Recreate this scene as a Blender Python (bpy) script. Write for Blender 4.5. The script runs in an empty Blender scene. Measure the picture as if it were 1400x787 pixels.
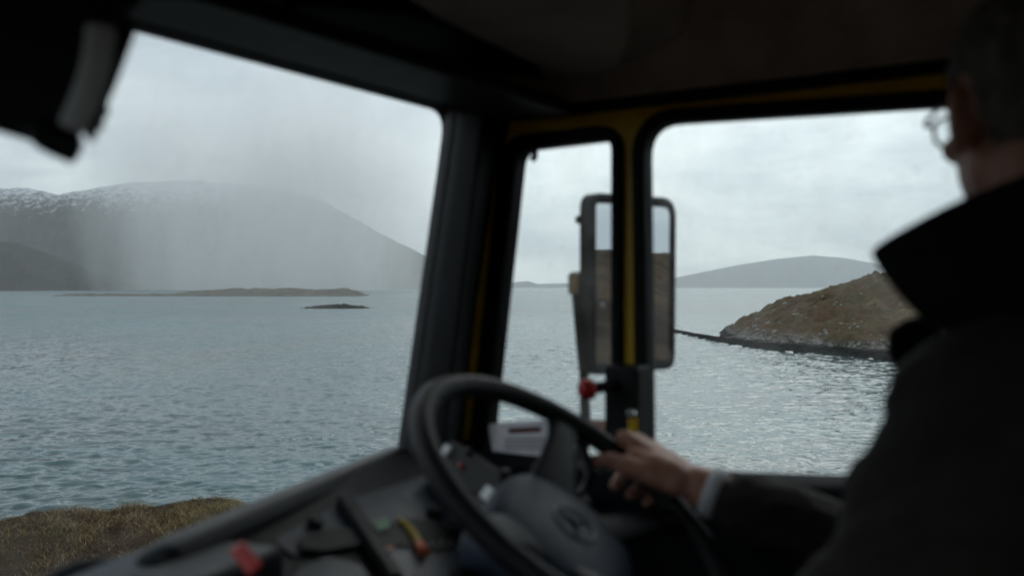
import bpy, bmesh, math, random
import numpy as np
from mathutils import Vector, Matrix
R = math.radians
random.seed(5)
rng = np.random.default_rng(5)
C = bpy.context.scene.collection
S = bpy.context.scene

# ------------------------------------------------------------------ camera, sky, sun, exposure
EYE = 20.0                                  # camera height above the sea
FPX, HX, HY = 1361.0, 700.0, 392.0          # focal length and horizon of the 1400 px wide photograph
cd = bpy.data.cameras.new('camera'); cam = bpy.data.objects.new('camera', cd); C.objects.link(cam)
cam.location = (0, 0, EYE); cam.rotation_euler = (R(90), 0, 0)
cd.sensor_width = 36; cd.lens = 35; cd.clip_start = 0.02; cd.clip_end = 60000
cd.shift_y = -1.5 / 1400
cd.dof.use_dof = True; cd.dof.focus_distance = 120; cd.dof.aperture_fstop = 3.0
S.camera = cam

SUN_EL, SUN_AZ = R(38), R(14)               # azimuth measured from +Y towards +X
w = bpy.data.worlds.new('World'); S.world = w; w.use_nodes = True
nt = w.node_tree; N = nt.nodes; L = nt.links; N.clear()
out = N.new('ShaderNodeOutputWorld'); bg = N.new('ShaderNodeBackground')
sky = N.new('ShaderNodeTexSky'); sky.sky_type = 'NISHITA'; sky.sun_disc = False
sky.sun_elevation = SUN_EL; sky.sun_rotation = SUN_AZ
tc = N.new('ShaderNodeTexCoord')
sep = N.new('ShaderNodeSeparateXYZ'); L.new(tc.outputs['Generated'], sep.inputs[0])
def wm(op, a, b=None, c=None):
    n = N.new('ShaderNodeMath'); n.operation = op
    for i, v in enumerate((a, b, c)):
        if v is None: continue
        if isinstance(v, (int, float)): n.inputs[i].default_value = v
        else: L.new(v, n.inputs[i])
    return n.outputs[0]
zz = wm('ADD', wm('MAXIMUM', sep.outputs[2], 0.0), 0.22)
cx = wm('DIVIDE', sep.outputs[0], zz); cy = wm('DIVIDE', sep.outputs[1], zz)
cmb = N.new('ShaderNodeCombineXYZ'); L.new(cx, cmb.inputs[0]); L.new(cy, cmb.inputs[1])
def wnoise(scale, det, rough, off, dist=0.0):
    m = N.new('ShaderNodeMapping'); m.inputs['Location'].default_value = off
    L.new(cmb.outputs[0], m.inputs[0])
    n = N.new('ShaderNodeTexNoise'); n.inputs['Scale'].default_value = scale
    n.inputs['Detail'].default_value = det; n.inputs['Roughness'].default_value = rough
    n.inputs['Distortion'].default_value = dist
    L.new(m.outputs[0], n.inputs['Vector']); return n.outputs['Fac']
n1 = wnoise(1.0, 8, 0.55, (3.1, 1.7, 0), 0.5); n2 = wnoise(3.2, 6, 0.6, (7.3, 2.2, 0), 0.3)
cl = wm('ADD', wm('MULTIPLY', n1, 0.68), wm('MULTIPLY', n2, 0.32))
rmp = N.new('ShaderNodeValToRGB'); L.new(cl, rmp.inputs[0])
e = rmp.color_ramp.elements
e[0].position = 0.40; e[0].color = (3.65, 4.25, 4.65, 1)
e[1].position = 0.58; e[1].color = (6.5, 7.1, 7.25, 1)
# brighter round the veiled sun, towards the horizon on the right
dotn = N.new('ShaderNodeVectorMath'); dotn.operation = 'DOT_PRODUCT'
L.new(tc.outputs['Generated'], dotn.inputs[0])
dotn.inputs[1].default_value = (math.sin(R(12)) * math.cos(R(14)), math.cos(R(12)) * math.cos(R(14)), math.sin(R(14)))
glow = wm('POWER', wm('MAXIMUM', dotn.outputs['Value'], 0.0), 9.0)
gain = wm('ADD', 0.80, wm('MULTIPLY', glow, 0.24))
gm = N.new('ShaderNodeVectorMath'); gm.operation = 'SCALE'
L.new(rmp.outputs[0], gm.inputs[0]); L.new(gain, gm.inputs['Scale'])
mx = N.new('ShaderNodeMix'); mx.data_type = 'RGBA'; mx.inputs['Factor'].default_value = 0.93
L.new(sky.outputs[0], mx.inputs['A']); L.new(gm.outputs[0], mx.inputs['B'])
L.new(mx.outputs['Result'], bg.inputs['Color']); bg.inputs['Strength'].default_value = 0.14
L.new(bg.outputs[0], out.inputs['Surface'])

sd = bpy.data.lights.new('sun', 'SUN'); sd.energy = 0.6; sd.angle = R(40); sd.color = (1.0, 0.97, 0.93)
sun = bpy.data.objects.new('sun', sd); C.objects.link(sun)
sv = Vector((math.sin(SUN_AZ) * math.cos(SUN_EL), math.cos(SUN_AZ) * math.cos(SUN_EL), math.sin(SUN_EL)))
sun.rotation_euler = sv.to_track_quat('Z', 'Y').to_euler(); sun.location = (0, 0, 60)
S.view_settings.view_transform = 'Standard'; S.view_settings.look = 'None'
S.view_settings.exposure = 0.18; S.view_settings.gamma = 1.0; S.view_settings.use_curve_mapping = False
S.render.engine = 'CYCLES'
cy_ = S.cycles; cy_.use_denoising = True; cy_.max_bounces = 8; cy_.diffuse_bounces = 4; cy_.glossy_bounces = 4
cy_.transparent_max_bounces = 16; cy_.volume_bounces = 3; cy_.sample_clamp_indirect = 4
cy_.caustics_reflective = False; cy_.caustics_refractive = False
cy_.volume_step_rate = 1.0; cy_.volume_max_steps = 64

# ------------------------------------------------------------------ noise for terrain
def _hash(ix, iy, seed):
    h = (ix.astype(np.int64) * 374761393 + iy.astype(np.int64) * 668265263 + seed * 69069) & 0x7fffffff
    h = ((h ^ (h >> 13)) * 1274126177) & 0x7fffffff
    return ((h ^ (h >> 16)) & 0xffff) / 65535.0
def vnoise(x, y, seed=0):
    ix = np.floor(x); iy = np.floor(y); fx = x - ix; fy = y - iy
    fx = fx * fx * (3 - 2 * fx); fy = fy * fy * (3 - 2 * fy)
    a = _hash(ix, iy, seed); b = _hash(ix + 1, iy, seed); c = _hash(ix, iy + 1, seed); d = _hash(ix + 1, iy + 1, seed)
    return (a * (1 - fx) + b * fx) * (1 - fy) + (c * (1 - fx) + d * fx) * fy - 0.5
def fbm(x, y, o=5, seed=0, gain=0.5):
    s = 0; a = 1.0
    for k in range(o):
        s = s + a * vnoise(x * 2 ** k + 17.3 * k, y * 2 ** k - 9.1 * k, seed + k); a *= gain
    return s
def ridged(x, y, o=5, seed=0):
    s = 0; a = 1.0
    for k in range(o):
        s = s + a * (0.5 - np.abs(vnoise(x * 2 ** k + 5.3 * k, y * 2 ** k + 3.7 * k, seed + k) * 2)); a *= 0.5
    return s
def sstep(a, b, x):
    t = np.clip((x - a) / (b - a), 0, 1); return t * t * (3 - 2 * t)

# ------------------------------------------------------------------ materials
MAT = {}
class NB:
    def __init__(s, name):
        s.m = bpy.data.materials.new(name); s.m.use_nodes = True; s.t = s.m.node_tree
        s.N = s.t.nodes; s.L = s.t.links; s.N.clear()
        s.out = s.N.new('ShaderNodeOutputMaterial')
        MAT[name] = s.m
    def node(s, ty, **kw):
        n = s.N.new(ty)
        for k, v in kw.items():
            if k.startswith('i_'): n.inputs[k[2:].replace('_', ' ')].default_value = v
            else: setattr(n, k, v)
        return n
    def math(s, op, a, b=None, c=None, clamp=False):
        n = s.N.new('ShaderNodeMath'); n.operation = op; n.use_clamp = clamp
        for i, v in enumerate((a, b, c)):
            if v is None: continue
            if isinstance(v, (int, float)): n.inputs[i].default_value = v
            else: s.L.new(v, n.inputs[i])
        return n.outputs[0]
    def coords(s, scale=(1, 1, 1), kind='Object'):
        t = s.node('ShaderNodeTexCoord'); m = s.node('ShaderNodeMapping'); m.inputs['Scale'].default_value = scale
        s.L.new(t.outputs[kind], m.inputs[0]); return m.outputs[0]
    def noise(s, scale, detail=4, rough=0.55, vec=None, out='Fac', dist=0):
        n = s.node('ShaderNodeTexNoise'); n.inputs['Scale'].default_value = scale; n.inputs['Detail'].default_value = detail
        n.inputs['Roughness'].default_value = rough; n.inputs['Distortion'].default_value = dist
        s.L.new(vec if vec is not None else s.coords(), n.inputs['Vector']); return n.outputs[out]
    def ramp(s, fac, stops):
        r = s.node('ShaderNodeValToRGB'); s.L.new(fac, r.inputs[0]); el = r.color_ramp.elements
        while len(el) < len(stops): el.new(0.5)
        for q, (p, c) in zip(el, stops):
            q.position = p; q.color = (*c, 1) if len(c) == 3 else c
        return r.outputs[0]
    def mix(s, fac, a, b):
        n = s.node('ShaderNodeMix', data_type='RGBA')
        for key, v in (('Factor', fac), ('A', a), ('B', b)):
            if isinstance(v, (int, float)): n.inputs[key].default_value = v
            elif isinstance(v, tuple): n.inputs[key].default_value = (*v, 1)
            else: s.L.new(v, n.inputs[key])
        return n.outputs['Result']
    def bsdf(s, color, rough=0.6, metallic=0.0, normal=None, spec=0.5, **kw):
        b = s.node('ShaderNodeBsdfPrincipled')
        for key, v in (('Base Color', color), ('Roughness', rough), ('Metallic', metallic), ('Specular IOR Level', spec)):
            if isinstance(v, (int, float)): b.inputs[key].default_value = v
            elif isinstance(v, tuple): b.inputs[key].default_value = (*v, 1)
            else: s.L.new(v, b.inputs[key])
        if normal is not None: s.L.new(normal, b.inputs['Normal'])
        for k, v in kw.items(): b.inputs[k].default_value = v
        s.L.new(b.outputs[0], s.out.inputs['Surface']); return b
    def bump(s, h, strength=0.3, dist=0.01):
        n = s.node('ShaderNodeBump'); n.inputs['Strength'].default_value = strength; n.inputs['Distance'].default_value = dist
        s.L.new(h, n.inputs['Height']); return n.outputs[0]
def plastic(name, col, rough=0.5, var=0.25, scale=30, bump=0.15, metallic=0.0, spec=0.5, bdist=0.001, bscale=400, **kw):
    b = NB(name)
    big = b.noise(scale, 5, 0.6)
    lo = tuple(c * (1 - var) for c in col); hi = tuple(min(1, c * (1 + var)) for c in col)
    c = b.ramp(big, [(0.3, lo), (0.7, hi)])
    r = b.math('ADD', b.math('MULTIPLY', b.noise(scale * 2.3, 4), 0.2), rough - 0.1)
    nrm = b.bump(b.noise(bscale, 2), bump, bdist)
    b.bsdf(c, r, metallic, nrm, spec, **kw)
plastic('black_plastic', (0.014, 0.014, 0.016), 0.5, spec=0.22)
plastic('black_rubber', (0.007, 0.007, 0.008), 0.6, spec=0.2)
plastic('grey_trim', (0.010, 0.012, 0.015), 0.62, spec=0.2)
plastic('dash_plastic', (0.007, 0.010, 0.015), 0.5, spec=0.3)
plastic('dash_blue_grey', (0.016, 0.027, 0.048), 0.55, spec=0.3)
plastic('door_plastic', (0.008, 0.011, 0.015), 0.8, spec=0.12)
plastic('hub_plastic', (0.016, 0.028, 0.052), 0.55, spec=0.3)
plastic('headliner_fabric', (0.50, 0.43, 0.37), 0.9, bump=0.4, bscale=900, scale=12, spec=0.1)
plastic('console_plastic', (0.44, 0.39, 0.34), 0.75, scale=8, spec=0.3)
plastic('yellow_paint', (0.95, 0.56, 0.015), 0.35, var=0.12, scale=14, bump=0.03)
plastic('red_plastic', (0.5, 0.018, 0.018), 0.35)
plastic('white_plastic', (0.62, 0.64, 0.66), 0.5, var=0.1)
plastic('chrome', (0.6, 0.6, 0.6), 0.2, metallic=1.0)
plastic('emblem_metal', (0.10, 0.105, 0.115), 0.4, metallic=0.6)
plastic('mirror_glass', (0.92, 0.93, 0.95), 0.12, var=0.02, metallic=1.0, bump=0.0)
MAT['mirror_glass'].node_tree.nodes['Principled BSDF'].inputs['Roughness'].default_value = 0.02
for l in list(MAT['mirror_glass'].node_tree.links):
    if l.to_socket.name in ('Roughness', 'Normal'): MAT['mirror_glass'].node_tree.links.remove(l)
plastic('beige_metal', (0.30, 0.25, 0.21), 0.5)
plastic('paper', (0.82, 0.82, 0.86), 0.8, var=0.05, scale=40, spec=0.2)
plastic('paper_tan', (0.75, 0.58, 0.52), 0.8, var=0.05, scale=40, spec=0.2)
plastic('red_ink', (0.42, 0.16, 0.15), 0.8, spec=0.2)
plastic('grey_ink', (0.22, 0.22, 0.26), 0.8, spec=0.2)
plastic('gauge_green', (0.0, 0.16, 0.045), 0.4)
plastic('gauge_yellow', (0.42, 0.29, 0.02), 0.4)
plastic('gauge_orange', (0.6, 0.12, 0.04), 0.4)
plastic('gauge_white', (0.35, 0.36, 0.38), 0.5)
plastic('lens_smoke', (0.018, 0.030, 0.052), 0.42, var=0.3, scale=9, bump=0.02)
plastic('seat_fabric', (0.06, 0.064, 0.075), 0.9, bump=0.5, bscale=300, spec=0.2)
plastic('trouser_fabric', (0.015, 0.017, 0.025), 0.9, bump=0.5, bscale=500, spec=0.2)
plastic('wristband_white', (0.62, 0.62, 0.66), 0.7, var=0.08)
plastic('wristband_grey', (0.35, 0.35, 0.38), 0.7, var=0.08)
plastic('eye_white', (0.6, 0.58, 0.55), 0.2)
plastic('floor_rubber', (0.16, 0.155, 0.15), 0.8)
b = NB('jacket_cloth')
n = b.noise(9, 6, 0.6); wv = b.noise(700, 2)
b.bsdf(b.ramp(n, [(0.3, (0.013, 0.0105, 0.0095)), (0.7, (0.028, 0.0225, 0.020))]), 0.85, 0, b.bump(b.math('ADD', b.math('MULTIPLY', b.noise(26, 4, 0.6), 6), wv), 0.5, 0.0015), 0.25)
b = NB('collar_cloth')
b.bsdf(b.ramp(b.noise(20, 4), [(0.3, (0.004, 0.004, 0.004)), (0.7, (0.009, 0.009, 0.010))]), 0.9, 0, b.bump(b.noise(60, 4), 0.4, 0.003), 0.15)
b = NB('skin')
c = b.ramp(b.noise(35, 5, 0.6), [(0.3, (0.36, 0.15, 0.105)), (0.55, (0.50, 0.25, 0.18)), (0.75, (0.60, 0.33, 0.25))])
b.bsdf(c, 0.5, 0, b.bump(b.math('ADD', b.noise(260, 4, 0.6), b.math('MULTIPLY', b.noise(70, 3, 0.6), 2.5)), 0.6, 0.0014), 0.4, **{'Subsurface Weight': 0.12, 'Subsurface Scale': 0.01})
b = NB('grey_hair')
st = b.noise(60, 5, 0.7, b.coords((1, 1, 0.25)))
b.bsdf(b.ramp(st, [(0.35, (0.06, 0.053, 0.045)), (0.6, (0.18, 0.165, 0.15)), (0.8, (0.30, 0.285, 0.26))]), 0.75, 0, b.bump(b.noise(220, 4, 0.7, b.coords((1, 1, 0.2))), 0.8, 0.003), 0.2)
for nm in ('paper', 'paper_tan', 'red_ink', 'grey_ink'):
    t_ = MAT[nm].node_tree; pb = t_.nodes['Principled BSDF']; om = t_.nodes['Material Output']
    tl_ = t_.nodes.new('ShaderNodeBsdfTranslucent'); mm = t_.nodes.new('ShaderNodeMixShader'); mm.inputs[0].default_value = 0.55
    t_.links.new(pb.inputs['Base Color'].links[0].from_socket, tl_.inputs[0]); t_.links.new(pb.outputs[0], mm.inputs[1]); t_.links.new(tl_.outputs[0], mm.inputs[2]); t_.links.new(mm.outputs[0], om.inputs['Surface'])
def glass(name, tint, refl):
    b = NB(name)
    t = b.node('ShaderNodeBsdfTransparent'); t.inputs[0].default_value = (*tint, 1)
    g = b.node('ShaderNodeBsdfGlossy'); g.inputs['Roughness'].default_value = 0.03
    f = b.node('ShaderNodeFresnel'); f.inputs[0].default_value = 1.2
    # faint dried rain marks give the pane a surface
    sp = b.ramp(b.noise(55, 3, 0.6), [(0.62, (0, 0, 0)), (0.80, (1, 1, 1))])
    fac = b.math('MULTIPLY', b.math('ADD', f.outputs[0], b.math('MULTIPLY', sp, 0.02)), refl, clamp=True)
    tr = b.node('ShaderNodeBsdfTranslucent'); tr.inputs[0].default_value = (.8, .82, .84, 1)
    sm = b.ramp(b.noise(7, 5, 0.65, b.coords((1, 1, .5))), [(0.42, (0, 0, 0)), (0.72, (1, 1, 1))])
    md = b.node('ShaderNodeMixShader'); b.L.new(b.math('ADD', b.math('MULTIPLY', sm, 0.07), b.math('MULTIPLY', sp, 0.10)), md.inputs[0]); b.L.new(t.outputs[0], md.inputs[1]); b.L.new(tr.outputs[0], md.inputs[2])
    m = b.node('ShaderNodeMixShader'); b.L.new(fac, m.inputs[0]); b.L.new(md.outputs[0], m.inputs[1]); b.L.new(g.outputs[0], m.inputs[2])
    b.L.new(m.outputs[0], b.out.inputs['Surface'])
glass('window_glass', (0.97, 0.985, 0.98), 0.6)
glass('spectacle_glass', (0.96, 0.97, 0.97), 0.6)

# ------------------------------------------------------------------ mesh plumbing
def link(o, parent=None):
    C.objects.link(o)
    if parent: o.parent = parent
    return o
def tag(o, label=None, cat=None, group=None, kind=None):
    for k, v in (('label', label), ('category', cat), ('group', group), ('kind', kind)):
        if v: o[k] = v
    return o
def grid_mesh(name, X, Y, Z, mat, smooth=True, label=None, cat=None, kind='structure'):
    ny, nx = X.shape
    v = np.stack([X, Y, Z], -1).reshape(-1, 3)
    i = np.arange(ny * nx).reshape(ny, nx)
    f = np.stack([i[:-1, :-1], i[:-1, 1:], i[1:, 1:], i[1:, :-1]], -1).reshape(-1, 4)
    me = bpy.data.meshes.new(name); me.vertices.add(len(v)); me.vertices.foreach_set('co', v.ravel())
    me.loops.add(f.size); me.loops.foreach_set('vertex_index', f.ravel().astype(np.int32))
    me.polygons.add(len(f)); me.polygons.foreach_set('loop_start', np.arange(0, f.size, 4, dtype=np.int32))
    me.polygons.foreach_set('loop_total', np.full(len(f), 4, dtype=np.int32))
    me.update(calc_edges=True); me.validate()
    me.polygons.foreach_set('use_smooth', np.full(len(me.polygons), smooth))
    me.materials.append(MAT[mat]); o = link(bpy.data.objects.new(name, me))
    return tag(o, label, cat, None, kind)

# ================================================================== SETTING
# ---- sea
b = NB('sea_water')
co = b.coords()
geo = b.node('ShaderNodeNewGeometry')
def vscale(v, s):
    m = b.node('ShaderNodeVectorMath', operation='SCALE'); b.L.new(v, m.inputs[0]); m.inputs['Scale'].default_value = s
    return m.outputs[0]
def vadd(a_, b_):
    m = b.node('ShaderNodeVectorMath', operation='ADD'); b.L.new(a_, m.inputs[0]); b.L.new(b_, m.inputs[1]); return m.outputs[0]
def centred(v):
    m = b.node('ShaderNodeVectorMath', operation='SUBTRACT'); b.L.new(v, m.inputs[0]); m.inputs[1].default_value = (.5, .5, .5); return m.outputs[0]
wA = centred(b.noise(1.0, 4, 0.62, b.coords((0.16, 0.50, 1)), 'Color', 0.6))
wB = centred(b.noise(1.0, 3, 0.6, b.coords((0.75, 1.9, 1)), 'Color', 0.4))
patch = b.ramp(b.noise(1.0, 5, 0.55, b.coords((0.0085, 0.0065, 1)), dist=0.8), [(0.38, (0.22,) * 3), (0.60, (1.1,) * 3)])
patch2 = b.ramp(b.noise(1.0, 4, 0.55, b.coords((0.02, 0.012, 1)), dist=0.8), [(0.3, (0.6,) * 3), (0.65, (1.0,) * 3)])
ln = b.node('ShaderNodeVectorMath', operation='LENGTH'); b.L.new(co, ln.inputs[0])
farr = b.math('DIVIDE', b.math('SUBTRACT', ln.outputs['Value'], 90.0), 700.0, clamp=True)
pp = b.math('MULTIPLY', b.math('MULTIPLY', patch, patch2), b.math('ADD', 0.50, b.math('MULTIPLY', farr, 2.1)))
slope = vadd(vscale(wA, 0.85), vscale(wB, 0.95))
ms = b.node('ShaderNodeVectorMath', operation='SCALE'); b.L.new(slope, ms.inputs[0]); b.L.new(pp, ms.inputs['Scale'])
fl = b.node('ShaderNodeVectorMath', operation='MULTIPLY'); b.L.new(ms.outputs[0], fl.inputs[0]); fl.inputs[1].default_value = (0.8, 1.25, 0)
up = b.node('ShaderNodeVectorMath', operation='ADD'); b.L.new(fl.outputs[0], up.inputs[0]); b.L.new(geo.outputs['Normal'], up.inputs[1])
nz = b.node('ShaderNodeVectorMath', operation='NORMALIZE'); b.L.new(up.outputs[0], nz.inputs[0])
wc = b.ramp(b.noise(1.0, 5, 0.6, b.coords((0.0085, 0.0065, 1)), dist=0.8), [(0.36, (0.008, 0.036, 0.043)), (0.64, (0.034, 0.120, 0.128))])  # lighter and darker reflection of gust patches painted into the body colour
wb = b.bsdf(wc, b.math('ADD', 0.05, b.math('MULTIPLY', farr, 0.22)), 0, nz.outputs[0], 0.5); wb.inputs['IOR'].default_value = 1.33
th = np.concatenate([np.linspace(R(-125), R(-36), 60)[:-1], np.linspace(R(-36), R(36), 1250), np.linspace(R(36), R(235), 120)[1:]])
rad = np.concatenate([[0.5], np.linspace(15, 58, 40), 1 / np.linspace(1 / 60, 1 / 900, 760), np.geomspace(930, 26000, 64)])
T, Q = np.meshgrid(th, rad)
sx, sy = Q * np.sin(T), Q * np.cos(T)
wpat = 0.75 + 0.6 * np.clip(fbm(sx / 90, sy / 160, 3, 203) + .5, 0, 1)
def crest(x, y, sd_): n_ = vnoise(x, y, sd_) * 2; return 0.5 - np.abs(n_)
wx, wy = sx + 0.25 * sy, sy - 0.25 * sx
sz = 0.13 * vnoise(wx / 5.6, wy / 3.6, 211) + 0.15 * vnoise(wx / 2.5 + 3, wy / 1.6, 212) + 0.05 * crest(wx / 1.7, wy / 1.15 + 5, 213) + 0.06 * vnoise(sx / .9, sy / .65, 214) + 0.05 * vnoise(wx / 30, wy / 14, 215)
sz = 2.15 * sz * wpat * sstep(10, 60, Q) * (1 - sstep(500, 950, Q)) * (np.abs(T) < R(40))
grid_mesh('sea', sx, sy, sz, 'sea_water', True, 'grey green sea ruffled by small wind waves out to the horizon', 'sea')

# ---- materials of the land
def land_mat(name, shore=True, snow=None, stretch=1.0, base=None, rockamt=0.5, fine=1.0):
    b = NB(name)
    tcn = b.node('ShaderNodeTexCoord'); sp = b.node('ShaderNodeSeparateXYZ'); b.L.new(tcn.outputs['Object'], sp.inputs[0])
    z = sp.outputs[2]; ob = tcn.outputs['Object']
    base = base or [(0.34, (0.045, 0.030, 0.018)), (0.46, (0.150, 0.084, 0.042)), (0.53, (0.105, 0.082, 0.036)), (0.64, (0.24, 0.165, 0.088))]
    c = b.ramp(b.noise(0.06 * fine, 8, 0.68, ob, dist=0.4), base)
    c = b.mix(b.math('MULTIPLY', b.noise(0.9 * fine, 6, 0.7, ob), 0.75), c, (0.045, 0.033, 0.022))
    rk = b.ramp(b.noise(0.42 * fine, 6, 0.75, ob, dist=0.3), [(0.60, (0, 0, 0)), (0.66, (1, 1, 1))])
    rk = b.math('MULTIPLY', rk, b.math('MULTIPLY', b.ramp(b.noise(0.05 * fine, 3, 0.5, ob), [(0.42, (0, 0, 0)), (0.58, (1, 1, 1))]), rockamt))
    c = b.mix(rk, c, (0.24, 0.235, 0.225))
    if shore:
        jz = b.math('ADD', z, b.math('MULTIPLY', b.math('SUBTRACT', b.noise(0.16, 6, 0.7, ob), 0.5), 5.0))
        c = b.mix(b.ramp(b.math('MULTIPLY', jz, 0.1), [(0.30, (1, 1, 1)), (0.46, (0, 0, 0))]), c,
                  b.ramp(b.noise(0.35, 6, 0.85, ob), [(0.46, (0.045, 0.038, 0.030)), (0.62, (0.30, 0.29, 0.27))]))
        jk = b.math('ADD', z, b.math('MULTIPLY', b.math('SUBTRACT', b.noise(0.11, 6, 0.7, ob), 0.5), 2.2))
        c = b.mix(b.ramp(b.math('MULTIPLY', jk, 0.1), [(0.17, (1, 1, 1)), (0.23, (0, 0, 0))]), c, (0.010, 0.010, 0.010))
    if snow:
        z0, z1 = snow
        js = b.math('ADD', z, b.math('MULTIPLY', b.math('SUBTRACT', b.noise(0.016, 9, 0.82, b.coords((1, 0.6, 1.8))), 0.5), 1300.0))
        s = b.math('DIVIDE', b.math('SUBTRACT', js, z0), z1 - z0, clamp=True)
        c = b.mix(s, c, (0.62, 0.65, 0.70))
    b.bsdf(c, 0.95, 0, b.bump(b.noise(0.8 * fine, 8, 0.75, ob), 1.0, 0.6 / fine), 0.1)
land_mat('heath_land')
land_mat('mountain_land', shore=False, snow=(660, 840), fine=0.05, base=[(0.3, (0.030, 0.030, 0.030)), (0.5, (0.055, 0.05, 0.045)), (0.7, (0.09, 0.08, 0.07))], rockamt=0.8)
land_mat('hill_land', shore=False, fine=0.12, base=[(0.3, (0.010, 0.010, 0.009)), (0.5, (0.022, 0.018, 0.014)), (0.7, (0.045, 0.036, 0.028))])
land_mat('far_land_haze_tone', shore=False, fine=0.05, base=[(0.3, (0.20, 0.20, 0.20)), (0.7, (0.30, 0.29, 0.28))])  # pale greys put distance haze into the land colour
land_mat('island_land', shore=False, fine=0.6, base=[(0.3, (0.12, 0.12, 0.115)), (0.5, (0.20, 0.195, 0.17)), (0.7, (0.27, 0.26, 0.22))])
land_mat('reef_land', shore=False, fine=1.0, base=[(0.3, (0.012, 0.012, 0.012)), (0.6, (0.03, 0.028, 0.025)), (0.7, (0.05, 0.047, 0.042))], rockamt=0.2)
b = NB('bluff_grass_ground')
ob = b.coords()
c = b.ramp(b.noise(0.9, 8, 0.7, ob, dist=0.5), [(0.30, (0.045, 0.028, 0.017)), (0.48, (0.10, 0.062, 0.035)), (0.58, (0.095, 0.075, 0.033)), (0.72, (0.22, 0.165, 0.09))])
c = b.mix(b.math('MULTIPLY', b.noise(14, 5, 0.7, ob), 0.8), c, (0.035, 0.024, 0.015))
c = b.mix(b.ramp(b.noise(0.07, 6, 0.7, ob, dist=0.5), [(0.42, (0, 0, 0)), (0.60, (.85,) * 3)]), c, (0.020, 0.015, 0.010))
b.bsdf(c, 0.95, 0, b.bump(b.noise(9, 8, 0.8, ob), 1.0, 0.12), 0.1)

def sky_px(pts, Y):      # skyline control points (px, py) seen at depth Y -> world X, Z arrays
    p = np.array(pts, float); return (p[:, 0] - HX) / FPX * Y, EYE + (HY - p[:, 1]) / FPX * Y
# ---- big mountain across the water
Yr = 8200
xs, zs = sky_px([(-900, 330), (-600, 280), (-300, 248), (-120, 262), (0, 257), (40, 257), (75, 266), (110, 261), (180, 249), (260, 247), (340, 252), (400, 262), (440, 274), (480, 297), (520, 319), (580, 349), (620, 368), (650, 384), (672, 393)], Yr)
X, Y = np.meshgrid(np.linspace(xs[0], 120, 520), np.concatenate([np.linspace(6500, Yr, 130), np.linspace(Yr + 30, 10500, 60)]))
top = np.interp(X, xs, zs, right=-10)
base0 = 6900 + 250 * fbm(X / 900, X * 0 + 3, 4, 3)
prof = np.where(Y < Yr, sstep(0, 1, (Y - base0) / (Yr - base0)) * 0.55 + 0.45 * np.clip((Y - base0) / (Yr - base0), 0, 1), 1 - sstep(Yr, 10500, Y))
rough_ = (ridged(X / 620, Y / 900, 6, 11) - 0.35) * 190 + fbm(X / 130, Y / 150, 5, 4) * 55
rough_ = rough_ + (ridged(X / 260, Y / 700, 5, 15) - .4) * 120
Z = top * prof + rough_ * np.clip(prof * 1.6, 0, 1) * (1 - prof) * 2.2 + fbm(X / 60, Y / 80, 5, 8) * 14 * np.clip(prof * 4, 0, 1) - 3 * (prof < 0.001)
Z = np.where(top < 0, -5, Z)
grid_mesh('mountain', X, Y, Z, 'mountain_land', True, 'broad grey mountain with snow streaked top half hidden by rain', 'mountain')
# ---- darker nearer hill at the left
Yr = 5600
xs, zs = sky_px([(-900, 300), (-400, 318), (-150, 322), (-40, 331), (0, 331), (25, 333), (45, 340), (70, 350), (95, 361), (120, 372), (150, 381), (180, 388), (205, 396)], Yr)
X, Y = np.meshgrid(np.linspace(xs[0], xs[-1] + 30, 320), np.linspace(4900, 6300, 90))
top = np.interp(X, xs, zs)
prof = np.where(Y < Yr, sstep(5050, Yr, Y + 60 * fbm(X / 200, X * 0, 3, 2)) * .5 + .5 * np.clip((Y - 5050) / 550, 0, 1), 1 - sstep(Yr, 6300, Y))
Z = (top + 3) * prof - 3 + (ridged(X / 160, Y / 200, 6, 5) - .35) * 60 * prof * (1 - prof) * 3 + fbm(X / 40, Y / 40, 5, 9) * 9 * np.clip(prof * 3, 0, 1)
grid_mesh('hill', X, Y, Z, 'hill_land', True, 'dark lower hill at the foot of the snow streaked mountain', 'hill')
# ---- pale far hill right of the mirror
Yr = 21000
xs, zs = sky_px([(905, 394), (925, 379), (960, 372), (1010, 362), (1060, 354), (1110, 349), (1150, 352), (1185, 358), (1230, 366), (1300, 372), (1500, 380), (1700, 394)], Yr)
X, Y = np.meshgrid(np.linspace(xs[0] - 60, xs[-1], 260), np.linspace(19500, 23500, 60))
top = np.interp(X, xs, zs)
prof = sstep(19500, Yr, Y) * (1 - sstep(Yr, 23500, Y))
Z = (top + 5) * prof - 5 + fbm(X / 120, Y / 150, 5, 19) * 40 * prof * (1 - prof) * 3
grid_mesh('far_hill', X, Y, Z, 'far_land_haze_tone', True, 'pale rounded hill faded by haze and by haze tone painted into its colour beyond the heather headland', 'hill')
# ---- tiny far islands on the horizon seen through the quarter window
Yr = 20000
xs, zs = sky_px([(660, 393), (685, 389), (700, 386), (722, 384), (735, 388), (775, 387), (800, 390), (840, 393)], Yr)
X, Y = np.meshgrid(np.linspace(xs[0] - 60, xs[-1], 120), np.linspace(19600, 20900, 24))
prof = sstep(19600, Yr, Y) * (1 - sstep(Yr, 20900, Y))
grid_mesh('far_island', X, Y, (np.interp(X, xs, zs) + 5) * prof - 5, 'far_land_haze_tone', True, 'thin faint island line on the horizon behind the quarter window', 'island')
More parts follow.
